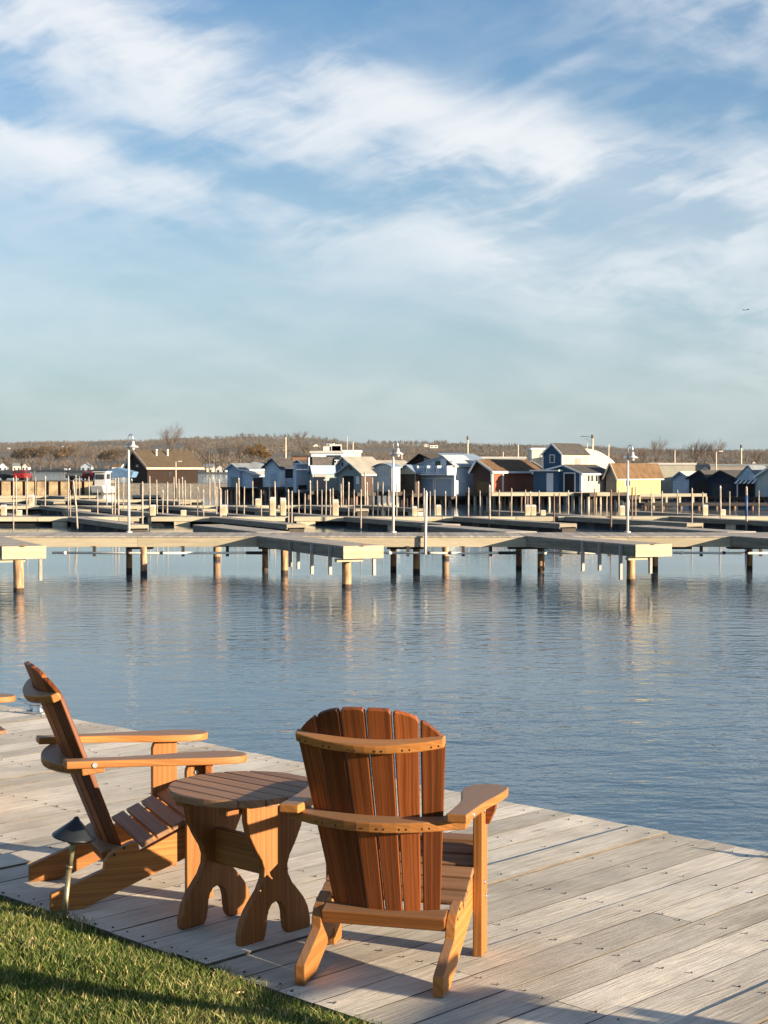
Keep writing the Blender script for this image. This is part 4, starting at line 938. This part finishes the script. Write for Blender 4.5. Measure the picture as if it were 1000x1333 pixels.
arc = [(w_ * (1 - k / 16) , z1 + (z2 - z1) * math.cos(math.pi / 2 * (1 - k / 16)) ** .8) for k in range(17)]
b = MB(); b.prism([(-w_ * .6, 0), (w_, 0)] + arc + [(-w_ * .6, z1 + (z2 - z1) * .62)], (0, 6, 0), X3, Z3, Y3, 12); b.build('hall_shell', plain('white_membrane', (.72, .69, .60), .6, .06), r)
b = MB(); b.box((-w_ * .2, -.06, .2), (w_ * .3, -.003, z1 - .2)); b.build('door', GREYW, r)
# small white motor boat in front of the A-roofed boathouse
q = G(459, 655, 0); bt = empty('motor_boat', (q.x + .0, q.y, 0), HRZ + R(8), 'small white motor boat moored before the A-roofed boathouse', 'boat')
hl = 2.3; b = MB(); secs = []
for k in range(9):
    t = k / 8; x = (t - .5) * hl; hw = .62 * (1 - max(0, t - .45) ** 2 * 2.9); zz = .95 + .15 * t
    secs.append([(x, -hw, zz), (x, -hw * .92, .45), (x, -hw * .55, .05), (x, hw * .55, .05), (x, hw * .92, .45), (x, hw, zz)])
for s_ in secs:
    for p_ in s_: b.v.append(Vector(p_))
for k in range(8):
    for j in range(5): a = k * 6 + j; b.face([a, a + 6, a + 7, a + 1], None, 0, .5, True)
b.face([0, 1, 2, 3, 4, 5]); b.face([48 + j for j in (5, 4, 3, 2, 1, 0)])
b.build('hull', WHITEP, bt)
b = MB(); b.box((-.95, -.5, .80), (.5, .5, .86)); b.build('deck', GREYW, bt)
b = MB(); b.prism([(.1, .87), (.55, .87), (.25, 1.35), (.1, 1.35)], (0, 0, 0), X3, Z3, Y3, .9); b.build('windscreen', GLASSD, bt)
b = MB(); b.box((-1.5, -.18, .3), (-1.17, .18, 1.15)); b.build('outboard_motor', BLKMET, bt, .03)
# stage with white rails and crossing dark dock at the right
q = G(834, 661, 0); r = empty('boat_stage', (q.x, q.y - 2, 0), 0, 'low dark boat stage with pale railing right of the yellow boathouse', 'dock')
w_ = G(921, 661, 0).x - q.x; zt = V(870, 654.5, q.y).z
b = MB(); b.box((0, 0, zt - .22), (w_ * 1.9, 2.6, zt)); b.build('stage', DARKW, r)
zr = V(870, 646.5, q.y).z
b = MB(); b.box((0, 2.3, zr), (w_, 2.5, zr + .28)); b.build('railing', FLOATW, r)
for k in range(6): b = MB(); b.box((w_ * k / 5 - .08, 2.32, zt), (w_ * k / 5 + .08, 2.48, zr)); b.build('rail_post', FLOATW, r)
for k in range(8): b = MB(); b.tube([(w_ * 1.85 * k / 7 + .1, .2, -1), (w_ * 1.85 * k / 7 + .1, .2, zt - .2)], .15, 8); b.build('stilt', POSTD, r)
# pale edge board of the stage under the red and navy houses
q = G(640, 658, 0); r = empty('timber_quay', (q.x, q.y, 0), 0, 'timber quay on many stilts below the red and navy boathouses', 'dock')
w_ = G(795, 658, 0).x - q.x; zt = V(715, 641, q.y).z
b = MB(); b.box((0, 0, zt - .35), (w_, .1, zt)); b.build('edge_board', FLOATW, r)
b = MB(); b.box((0, .1, zt - .12), (w_, 7, zt - .01)); b.build('deck_boards', PIERT, r)
for k in range(34):
    x = w_ * (k + random.uniform(.2, .8)) / 34; y = random.choice((.25, 1.4, 3.0)); b = MB(); b.tube([(x + random.uniform(-.1, .1), y, -1), (x, y, zt - .13)], random.uniform(.08, .14), 7); b.build('stilt', random.choice((POST, POSTD, POST)), r)
# ------------------------------------------------------------------ sheet pile wharf, cars and travel lift at the left
q = G(0, 643, 0); YW = q.y; zt = V(60, 625.5, YW).z
xa, xb = V(-120, 643, YW).x, V(126, 643, YW).x
wf = empty('sheet_pile_wall', (0, YW, 0), 0, 'tan and brown sheet pile wall holding the parking wharf at left', 'wall')
b = MB(); n = 16
for k in range(n):
    x0 = xa + (xb - xa) * k / n; x1 = xa + (xb - xa) * (k + .72) / n; x2 = xa + (xb - xa) * (k + 1) / n
    b.box((x0, -.35, -1), (x1, .1, zt - .12), 0); b.box((x1, .0, -1), (x2, .3, zt - .14), 1)
b.build('sheet_piling', [plain('tan_rust_steel', (.46, .33, .19), .8, .45, .8), plain('dark_rust_steel', (.07, .045, .035), .9, .4)], wf)
b = MB(); b.box((xa, -.45, zt - .118), (xb, .35, zt)); b.build('cap', plain('dark_cap', (.10, .09, .085), .8), wf)
b = MB(); b.box((xa, .36, -1), (xb, 15, zt - .03)); b.box((xb - .01, 4, -1), (V(300, 640, YW).x, 15, zt - .5))
tag(b.build('wharf', plain('wharf_gravel', (.20, .18, .155), .95, .3)), 'flat gravel wharf behind the sheet pile wall', 'wharf', kind='structure'); bpy.data.objects['wharf'].location = (0, YW, 0)
def car(px, py, Y, s, body, rz, lab):
    q = V(px, py, Y); r = empty('parked_car', (q.x, q.y, zt - .03), rz, lab, 'car', 'cars parked on the wharf')
    side = [(-2.2, .35), (2.2, .35), (2.25, .75), (1.95, .95), (1.2, 1.02), (.55, 1.52), (-1.6, 1.55), (-2.1, 1.05), (-2.25, .8)]
    b = MB(); b.prism([(x * s, z * s) for x, z in side], (0, 0, 0), X3, Z3, Y3, 1.72 * s); b.build('body', body, r, .08 * s, 3)
    gl = [(-1.95, 1.08), (1.0, 1.08), (.5, 1.45), (-1.55, 1.47)]
    b = MB(); b.prism([(x * s, z * s) for x, z in gl], (0, 0, 0), X3, Z3, Y3, 1.735 * s); b.build('side_window', GLASSD, r)
    b = MB(); b.prism([(-.62, 0), (.62, 0), (.5, .36), (-.5, .36)], (-2.0 * s, 0, 1.1 * s), Y3 * s, Vector((.35, 0, 1)).normalized() * s, Vector((-1, 0, .35)).normalized(), .2 * s); b.build('rear_window', GLASSD, r)
    for sy in (-1, 1):
        b = MB(); b.box((-2.28 * s, sy * .6 * s - .14 * s, .78 * s), (-2.18 * s, sy * .6 * s + .14 * s, 1.0 * s)); b.build('tail_light', plain('tail_red', (.35, .02, .02), .3, .1), r)
        for sx in (-1.35, 1.4):
            b = MB(); b.tube([(sx * s, sy * .70 * s, .34 * s), (sx * s, sy * .89 * s, .34 * s)], .34 * s, 16, ti=.1); b.build('wheel', BLACK, r)
RC = plain('red_car_paint', (.20, .014, .016), .25, .1); DC = plain('dark_car_paint', (.03, .035, .045), .25, .1); SC_ = plain('slate_car_paint', (.05, .06, .07), .25, .1)
car(30, 626, YW + 4, .98, RC, R(88), 'red car parked on the wharf, right behind it a dark car')
car(17, 626, YW + 7, .95, DC, R(20), 'dark car parked left of the red car on the wharf')
car(106, 626, YW + 7, 1.0, SC_, R(8), 'dark slate pickup sized car beside the white travel lift')
car(117, 627, YW + 4, .85, RC, R(88), 'red car close against the white travel lift, second red one')
q = V(134, 642, YW + .5); r = empty('work_boat', (q.x, q.y, 0), R(-100), 'white pilothouse work boat at the end of the sheet pile wall', 'boat')
b = MB(); prof = [(-2.4, .1), (2.0, .1), (2.8, 1.25), (-2.5, 1.05)]; b.prism(prof, (0, 0, 0), X3, Z3, Y3, 2.2); b.build('hull', WHITEP, r, .25, 3)
b = MB(); b.prism([(-.8, 1.0), (1.2, 1.0), (1.0, 3.1), (-.9, 3.1)], (0, 0, 0), X3, Z3, Y3, 1.7); pc = b.build('pilothouse', WHITEP, r, .05)
b = MB(); b.prism([(-.6, 2.1), (.95, 2.1), (.85, 2.85), (-.65, 2.85)], (0, 0, 0), X3, Z3, Y3, 1.74); b.build('window', GLASSD, pc)
b = MB(); b.box((-1.1, -1.0, 3.1), (1.3, 1.0, 3.22)); b.build('pilothouse_roof', WHITEP, pc)
b = MB(); b.box((-1.05, -.6, 2.1), (1.2, .6, 2.8)); b.build('end_window', GLASSD, pc)
q = V(156, 641, YW + 2); r = empty('boat_trailer', (q.x, q.y, zt - .5), R(-15), 'blue tarpaulined boat on stands beside the brown shed', 'boat')
b = MB(); b.prism([(-2.4, .9), (2.2, .9), (2.6, 1.7), (0, 2.35), (-2.4, 1.8)], (0, 0, 0), X3, Z3, Y3, 1.8); b.build('tarpaulin', plain('blue_tarp', (.12, .22, .36), .6, .2), r, .1, 2)
for sx in (-1.8, 1.6):
    for sy in (-.7, .7): b = MB(); b.tube([(sx, sy, 0), (sx, sy * .8, .95)], .06, 6); b.build('stand', GALV, r)
# ------------------------------------------------------------------ utility poles and masts behind the boathouses
POLEM = plain('pale_utility_pole', (.50, .42, .32), .85, .2); POLED = plain('dark_utility_pole', (.12, .10, .085), .85, .2)
PL = [(372, 569, 604, 2.4, 0, 'thin pale pole rising behind the pale blue boathouse'), (452, 568, 590, 1.2, 0, 'thin white mast on the restaurant roof line'), (459.5, 575, 592, 2, 0, 'short pale pole just right of the restaurant mast'),
    (523, 590, 606, 2.2, 0, 'short pale vent pole behind the arched roof boathouse'), (609, 569, 600, 2.4, 1, 'tall pale pole topped dark behind the blue metal roof'), (674.5, 579, 600, 2.2, 0, 'pale pole between the red boathouse and the cream block'), (655, 588, 600, 1.8, 0, 'stubby pole on the long white roofed hall'),
    (704, 592, 606, 1.6, 0, 'short post at the corner of the cream block'), (771.5, 567, 612, 3, 2, 'tall utility pole with street lamp arm right of the navy tower'), (764.5, 576, 600, 1.4, 0, 'thin pole just left of the lamp arm utility pole'), (792.5, 578, 600, 2, 0, 'pale pole standing at the barrel hall right end'),
    (878.5, 586, 610, 2, 0, 'pale pole behind the white roofed boathouses'), (889.5, 580, 610, 1.0, 3, 'thin dark pole right of the pale one behind white roofs'), (932.5, 588, 612, 2, 4, 'pale pole with a cobra lamp head above the dark boathouses'), (965, 580, 616, 2.6, 1, 'tall pale pole beside the light blue cupola boathouse'),
    (229, 601, 640, 1.6, 4, 'floodlight pole in front of the brown shed wall'), (272.5, 588, 640, 1.4, 3, 'dark banded pole right of the brown shed'), (45, 612, 632, 1.6, 3, 'dark bollard post on the wharf right of the red car'), (79.5, 614, 632, 1.2, 3, 'thin dark post on the wharf, middle of sheet pile wall')]
for px, yt, yb, wd, k, lab in PL:
    Y = 200 if yb < 616 else YW + 1.5
    t_ = V(px, yt, Y); z0 = 0 if yb < 616 else zt - .6; rr = wd * Y / F / 2
    r = empty('utility_pole', (t_.x, t_.y, z0), 0, lab, 'pole', 'poles behind the boathouses')
    H = t_.z - z0; b = MB(); b.tube([(0, 0, -.5), (0, 0, H)], [rr * 1.1, rr * .8], 8); b.build('shaft', POLED if k == 3 else POLEM, r)
    if k in (1, 2): b = MB(); b.tube([(0, 0, H - .35), (0, 0, H + .1)], rr * 1.15, 8); b.build('transformer', POLED, r)
    if k == 2:
        b = MB(); b.tube([(0, 0, H - .3), (-.5, 0, H - .12), (-1.15, 0, H - .1)], .035, 6); b.tube([(0, 0, H - .9), (-.9, 0, H - .35)], .02, 5); b.build('lamp_arm', POLED, r); b = MB(); b.box((-1.5, -.12, H - .16), (-1.1, .12, H - .05)); b.build('lamp_head', POLED, r)
    if k == 4:
        b = MB(); b.tube([(0, 0, H - .1), (.4, 0, H + .06)], .04, 6); b.build('lamp_arm', POLEM, r); b = MB(); b.box((.35, -.1, H), (.85, .1, H + .12)); b.build('lamp_head', WHITEP, r)
# ------------------------------------------------------------------ far shore and hills
SH = [(-3200, 616, 580), (-700, 614, 575), (-100, 614, 575), (0, 614, 576), (60, 614.2, 574), (130, 614.8, 573), (180, 616, 572), (240, 617.3, 569), (300, 617.6, 567.5), (340, 617.6, 567), (400, 617.6, 569), (440, 617.6, 573), (480, 617.6, 577), (560, 617.6, 577), (600, 617.6, 576), (660, 617.6, 578.5), (720, 617.6, 579), (800, 617.6, 582), (860, 617.6, 584.5), (930, 617.6, 585), (1000, 617.6, 585), (1100, 617.6, 584), (1700, 617.6, 584), (4200, 616, 586)]
def interp(px, k):
    for a, b in zip(SH, SH[1:]):
        if a[0] <= px <= b[0]: t = (px - a[0]) / (b[0] - a[0]); return a[k] + (b[k] - a[k]) * t
    return SH[0][k] if px < SH[0][0] else SH[-1][k]
YFAR = 4300.0
def hill_pt(px, t):
    ys = interp(px, 1); y0 = 3.5 * F / (ys - HZ); Y = y0 * (1 - t) + YFAR * t
    prof = ys - 1.3 + (interp(px, 2) + 3.5 - ys) * (t ** .8)
    p = V(px, prof, Y)
    return p
hb = MB(); cols = list(range(-3200, -700, 60)) + list(range(-700, 1701, 12)) + list(range(1760, 4200, 60)); rows = [0, .01, .03, .06, .1, .15, .22, .3, .4, .5, .6, .7, .8, .9, 1.0]
for px in cols:
    for t in rows:
        p = hill_pt(px, t)
        if t == 0: p.z = -1
        elif t < .02: p.z = max(.6, min(p.z, 2))
        else: p.z += 2.5 * math.sin(px * .07 + t * 23) * t
        hb.v.append(p)
    p = hill_pt(px, 1.0); hb.v.append(Vector((p.x * 1.2, p.y * 1.2, -5)))
m_ = len(rows) + 1
for i in range(len(cols) - 1):
    for j in range(m_ - 1): a = i * m_ + j; hb.face([a, a + m_, a + m_ + 1, a + 1], None, 0, .5, True)
HILL = plain('winter_hillside', (.085, .070, .052), .95, .4, .006)
hills = hb.build('hills', HILL); tag(hills, 'brown winter hillside across the lake', 'hills', kind='structure')
# bare woods covering the hills: far too many trees to count
def twig_mat(name, a, c):
    m, t, b = newmat(name)
    at = t.node('ShaderNodeAttribute', attribute_name='tint'); t.l.new(t.mix(at.outputs['Fac'], rgb(a), rgb(c)), b.inputs['Base Color']); b.inputs['Roughness'].default_value = .95; b.inputs['Specular IOR Level'].default_value = .05
    return m
WOODM = twig_mat('bare_woods', (.095, .078, .064), (.148, .116, .088)); PINEM = twig_mat('evergreen_woods', (.018, .026, .016), (.05, .06, .032))
def scatter(name, pts, mat, label):
    vs = []; fs = []; ti = []
    for (p, h, w_, nn) in pts:
        tb_ = rng.random()
        for k in range(nn):
            a = rng.uniform(0, 6.28); r0 = w_ * rng.uniform(.0, .35); r1 = w_ * rng.uniform(.2, 1.0); c = (p.x + math.cos(a) * r0, p.y + math.sin(a) * r0); e = (p.x + math.cos(a) * r1, p.y + math.sin(a) * r1)
            zb = p.z + h * rng.uniform(.0, .5); zt_ = p.z + h * rng.uniform(.6, 1.0) * (1 - .35 * (r1 / w_) ** 2); q = w_ * rng.uniform(.06, .16); s_ = (math.cos(a + 1.57) * q, math.sin(a + 1.57) * q)
            b0 = len(vs); vs += [(c[0], c[1], zb), (e[0] + s_[0], e[1] + s_[1], (zb + zt_) / 2), (e[0], e[1], zt_), (e[0] - s_[0], e[1] - s_[1], (zb + zt_) / 2 - h * .1)]
            fs.append((b0, b0 + 1, b0 + 2, b0 + 3)); ti.append(min(1, max(0, tb_ * .6 + rng.random() * .4)))
    me = bpy.data.meshes.new(name); me.from_pydata(vs, [], fs); at = me.attributes.new('tint', 'FLOAT', 'FACE'); at.data.foreach_set('value', ti); me.materials.append(mat); me.update()
    o = bpy.data.objects.new(name, me); COL.objects.link(o); tag(o, label, 'woods', kind='stuff')
pts = []; pine = []
for k in range(34000):
    px = rng.uniform(-60, 1060) if k < 30000 else rng.uniform(-2500, 3500); t = rng.random() ** .75
    dens_ = math.sin(px * .021 + t * 9) + math.sin(px * .047 - t * 17) * .6
    if t < .9 and dens_ < -.75: continue
    p = hill_pt(px, max(.05, t)); s_ = p.y / 2500
    (pine if rng.random() < .05 + (.25 if px > 560 and px < 700 and t > .8 else 0) else pts).append((p - Z3 * 1.0, rng.uniform(5, 9) * (1 + .35 * t), rng.uniform(2.0, 4.2), 5))
for k in range(420):
    px = rng.uniform(-40, 1040); p = hill_pt(px, rng.uniform(.9, 1.0)); pts.append((p - Z3 * 2, rng.uniform(8, 17) * (.8 + .4 * math.sin(px * .05)), rng.uniform(3, 6), 9))
for k in range(170):                         # the line of bare trees along the ridge
    px = rng.uniform(478, 582) if k < 120 else rng.uniform(300, 440); p = hill_pt(px, 1.0); pts.append((p - Z3 * 2, rng.uniform(15, 22), rng.uniform(3, 5), 9))
scatter('woods', pts, WOODM, 'bare winter woods covering the hills'); scatter('evergreen_woods', pine, PINEM, 'dark evergreens mixed through the hillside woods')
# houses on the far shore
ROOFS = [RDARK, RGREY, RBROWN]; CW = [WH, plain('far_cream_wall', (.66, .60, .48), .8, .1), plain('far_white_wall', (.72, .70, .64), .8, .08)]
FH = [(4, 613.5, 10, 9, 'white gabled shore house at the left edge behind the dark car'), (22, 613.5, 9, 9, 'white shore house with two gables, behind the red car, left half'), (33, 613.5, 8, 9, 'white shore house with tall gable, behind the red car, right half'), (87, 613, 6, 5, 'tiny white shore cottage left of the grey blue gable'), (112, 613.5, 12, 9, 'grey blue gabled shore house above the second red car'),
    (151, 614.5, 9, 9, 'cream shore house left of the brown shed'), (161, 615, 7, 10, 'tall cream shore house touching the brown shed lamp'), (271, 616.5, 11, 11, 'white gabled shore house right of the brown shed'), (288, 616.5, 13, 10, 'cream and brick shore house left of the grey blue boathouse'),
    (289, 581.5, 9, 4.5, 'white house high on the hill above the shed gap'), (346, 590, 9, 6, 'white hillside house above the pale blue boathouse, left one'), (362, 586, 12, 5, 'long white hillside house above the pale blue boathouse, right one'), (370, 590.5, 10, 5, 'pale hillside house beside the thin pale pole'), (306, 593, 6, 3, 'tiny pale house among ochre trees'),
    (412, 584, 9, 5, 'white hillside house above the restaurant, left one'), (430, 580, 8, 4, 'white roofed house above the restaurant terrace'), (555, 581.5, 5, 3.4, 'small white house under the ridge trees, left one'), (565, 583, 9, 5, 'white gabled house under the ridge trees, right one'), (83, 583.5, 6, 3.4, 'white block house on the hill above ochre trees'), (11, 584.5, 3, 2, 'tiny white speck of a house on the left hill'), (982, 604, 4, 3, 'tiny white house on the right hillside')]
for i, (px, yb, wpx, hpx, lab) in enumerate(FH):
    t = .015 if yb > 612 else max(.1, min(.9, ((617.6 - 1.3 - yb) / 45)))
    p = hill_pt(px, t); Y = p.y; p = V(px, yb, Y); s_ = Y / F; w_, h_ = wpx * s_ * 1.15, hpx * s_ * 1.25
    r = empty('shore_house' if yb > 612 else 'hillside_house', (p.x, p.y, p.z - .5), R(random.uniform(-14, 14)), lab, 'house', 'houses across the lake')
    wm = CW[i % 3] if i != 4 else PBLUE2
    b = MB(); W2 = w_ / 2; D2 = w_ * .8
    b.prism([(-W2, 0), (W2, 0), (W2, h_ * .55), (0, h_), (-W2, h_ * .55)] if i % 2 == 0 else [(-W2, 0), (W2, 0), (W2, h_ * .62), (-W2, h_ * .62)], (0, D2 / 2, 0), X3, Z3, Y3, D2); b.build('wall', wm, r)
    b = MB()
    if i % 2 == 0:
        for sg_ in (-1, 1):
            d = Vector((sg_ * W2, 0, -h_ * .45)); e = d.normalized(); l = d.length * 1.12; n = Vector((-e.z * sg_, 0, abs(e.x))).normalized(); n = n if n.z > 0 else -n
            b.prism([(0, -D2 * .56), (l, -D2 * .56), (l, D2 * .56), (0, D2 * .56)], Vector((0, D2 / 2, h_)) + n * s_ * .3, e, Y3, n, s_ * .5)
    else: b.prism([(-D2 * .08, h_ * .62), (D2 * 1.08, h_ * .62), (D2 * .5, h_)], (0, 0, 0), Y3, Z3, X3, w_ * 1.1)
    b.build('roof', ROOFS[i % 3], r)
    for k in (-.25, .25):
        b = MB(); b.box((k * w_ - w_ * .09, -s_ * .2, h_ * .18), (k * w_ + w_ * .09, s_ * .1, h_ * .44)); b.build('window', GLASSD, r)
# ------------------------------------------------------------------ trees one can tell apart
def branchy(seed, H, spread, levels=5, kids=4, leaf=0, lm=0, thick=1.0):
    rd = random.Random(seed); trunk = MB(); crown = MB()
    tips = []
    def grow(mb, p, d, l, r, lev):
        q = p + d * l * .5 + Vector((rd.uniform(-1, 1), rd.uniform(-1, 1), rd.uniform(-.3, .6))) * l * .06; e = q + (d + Vector((rd.uniform(-.12, .12), rd.uniform(-.12, .12), .05))).normalized() * l * .5
        mb.tube([p, q, e], [r, r * .8, r * .6], 5 if lev > 2 else 3, 0, False, rd.random())
        if lev == 0: tips.append(e); return
        for k in range(kids + (1 if lev > 2 else 0)):
            a = rd.uniform(0, 6.28); sp_ = rd.uniform(.25, .75) * spread
            nd = (d + Vector((math.cos(a) * sp_, math.sin(a) * sp_, rd.uniform(-.05, .35)))).normalized()
            st = p.lerp(e, rd.uniform(.45, 1.0)) if k else e
            grow(crown, st, nd, l * rd.uniform(.55, .80), r * .5, lev - 1)
    trunk.tube([(0, 0, -H * .03), (0, 0, H * .05), (0, 0, H * .2)], [H * .028 * thick, H * .02 * thick, H * .016 * thick], 8, 0, False)
    for k in range(5):
        a = k * 1.2566 + rd.uniform(-.4, .4); sp_ = rd.uniform(.2, .7) * spread
        grow(trunk if k < 1 else crown, Vector((0, 0, H * .19)), Vector((math.cos(a) * sp_, math.sin(a) * sp_, 1)).normalized(), H * rd.uniform(.27, .36), H * .011 * thick, levels - 1)
    for e in tips:
        for k in range(leaf):
            c = e + Vector((rd.gauss(0, 1), rd.gauss(0, 1), rd.gauss(-.6, .9))) * H * .035; s_ = H * rd.uniform(.012, .028)
            b0 = len(crown.v); n1 = Vector((rd.uniform(-1, 1), rd.uniform(-1, 1), rd.uniform(-1, 1))).normalized(); n2 = n1.orthogonal().normalized()
            crown.v += [c + n1 * s_, c + n2 * s_, c - n1 * s_, c - n2 * s_]; crown.face([b0, b0 + 1, b0 + 2, b0 + 3], None, lm, rd.random())
    return trunk, crown
BARK = twig_mat('bare_bark', (.07, .053, .043), (.16, .115, .085)); OCH = twig_mat('ochre_twigs', (.12, .070, .030), (.26, .165, .065))
def proto(kind, seed, H, spread, **kw):
    tr, cr = branchy(seed, H, spread, **kw); r = empty('bare_tree' if kind == 'bare' else 'willow_tree', (0, 0, -500))
    tr.build('trunk', BARK, r); cr.build('crown', [BARK, OCH], r); return r
P = {'bare1': proto('bare', 3, 10, .85, levels=5, kids=3, thick=1.1), 'bare2': proto('bare', 8, 10, .7, levels=5, kids=3, thick=1.0), 'och': proto('willow', 5, 10, .95, levels=4, kids=3, leaf=26, lm=1, thick=1.0), 'och2': proto('willow', 9, 10, 1.05, levels=4, kids=3, leaf=13, lm=1)}
TR = [('bare1', 222, 600, 555, 420, 'broad bare tree rising right behind the brown shed roof'), ('bare2', 190, 600, 577, 600, 'smaller dark bare tree behind the brown shed gable'), ('bare1', 250, 606, 572, 700, 'bare tree behind the right end of the brown shed roof'),
    ('och2', 28, 612, 588, 1700, 'ochre budding tree on the shore behind the red car'), ('och2', 52, 612, 586, 1700, 'rusty orange tree left of the golden willow'), ('och', 84, 612.5, 588, 1500, 'round golden willow on the shore right of the dark bollard post'), ('bare2', 118, 612, 580, 1500, 'brown bare tree behind the white work boat'),
    ('och2', 140, 612, 590, 1500, 'golden twigged tree just left of the brown shed lamp'), ('bare1', 100, 612, 578, 1600, 'wide brown bare tree right of the golden willow'), ('bare2', 10, 612, 590, 1700, 'brown bare tree above the left edge shore house'), ('bare1', 66, 611, 580, 1900, 'faint bare tree behind the golden willow'), ('bare2', 155, 612, 579, 1500, 'bare tree behind the cream shore houses'),
    ('bare1', 312, 610, 575, 900, 'tall rusty bare tree behind the grey blue boathouse'), ('och', 342, 606, 590, 900, 'ochre tree behind the pale blue boathouse gable'), ('och2', 330, 609, 584, 950, 'orange brown tree above the lean-to roof'), ('bare2', 290, 611, 577, 900, 'bare tree above the cream and brick shore house'), ('bare1', 268, 612, 583, 900, 'bare tree behind the dark banded pole'), ('bare2', 390, 585, 559, 2600, 'lone thin tree on the skyline left of the restaurant'), ('bare1', 398, 600, 577, 900, 'bare tree above the brown brick building'),
    ('bare1', 855, 608, 572, 420, 'large bare tree on the skyline right of the third lamp'), ('bare2', 918, 610, 573, 420, 'tall bare tree above the dark navy boathouses'), ('bare1', 905, 612, 575, 430, 'bushy bare tree left of the tall one above dark boathouses'), ('bare2', 838, 608, 580, 480, 'low bare tree right behind the third lamp head'), ('bare1', 930, 610, 574, 480, 'bare tree right of the tall one, near the cobra lamp pole'), ('bare2', 878, 608, 580, 480, 'low bare tree behind the pale pole at right'), ('bare1', 985, 612, 587, 600, 'low bare tree behind the sage boathouse')]
used = set()
for kind, px, yb, yt, Y, lab in TR:
    o = P[kind] if kind not in used else copy_tree(P[kind]); used.add(kind)
    if Y > 1200 and yb > 605: Y = hill_pt(px, .02).y - 10
    a, c = V(px, yb, Y), V(px, yt, Y); s_ = (c.z - a.z) / 10.0
    o.location = a; wf_ = 1.55 if kind.startswith('och') else 1.1
    o.scale = (s_ * random.uniform(.95, 1.25) * wf_,) * 2 + (s_ * (1.25 if kind.startswith('och') else 1.06),); o.rotation_euler = (0, 0, random.uniform(0, 6))
    tag(o, lab, 'tree', 'bare and budding trees beyond the marina')
# gull in the sky is only a speck in the photograph
q = V(971, 404, 160); b = MB(); b.tube([(-.12, 0, 0), (0, 0, .02), (.14, 0, 0)], [.01, .045, .015], 6)
for sx in (-1, 1): 
    i0 = len(b.v); b.v += [Vector((.05, 0, .02)), Vector((-.05, 0, .02)), Vector((-.09, sx * .3, .12)), Vector((.03, sx * .55, .06)), Vector((.06, sx * .3, .13))]; b.face([i0, i0 + 1, i0 + 2, i0 + 3, i0 + 4])
o = b.build('gull', GREYW); o.location = q; o.rotation_euler = (0, 0, .6); tag(o, 'tiny gull flying far off in the sky at the right', 'bird')

# thin late-afternoon air over the whole bay
hm = bpy.data.materials.new('haze_air'); hm.use_nodes = True; hn = NT(hm.node_tree); hn.n.remove(hn.n['Principled BSDF'])
pv = hn.node('ShaderNodeVolumePrincipled'); pv.inputs['Color'].default_value = (.82, .90, 1.0, 1); pv.inputs['Density'].default_value = .000018; pv.inputs['Anisotropy'].default_value = 0
hn.l.new(pv.outputs[0], hn.n['Material Output'].inputs['Volume'])
b = MB(); b.box((-9500, -60, -7), (9500, 5600, 260)); o = b.build('haze', hm); tag(o, 'thin pale haze over the bay', 'haze', kind='stuff')
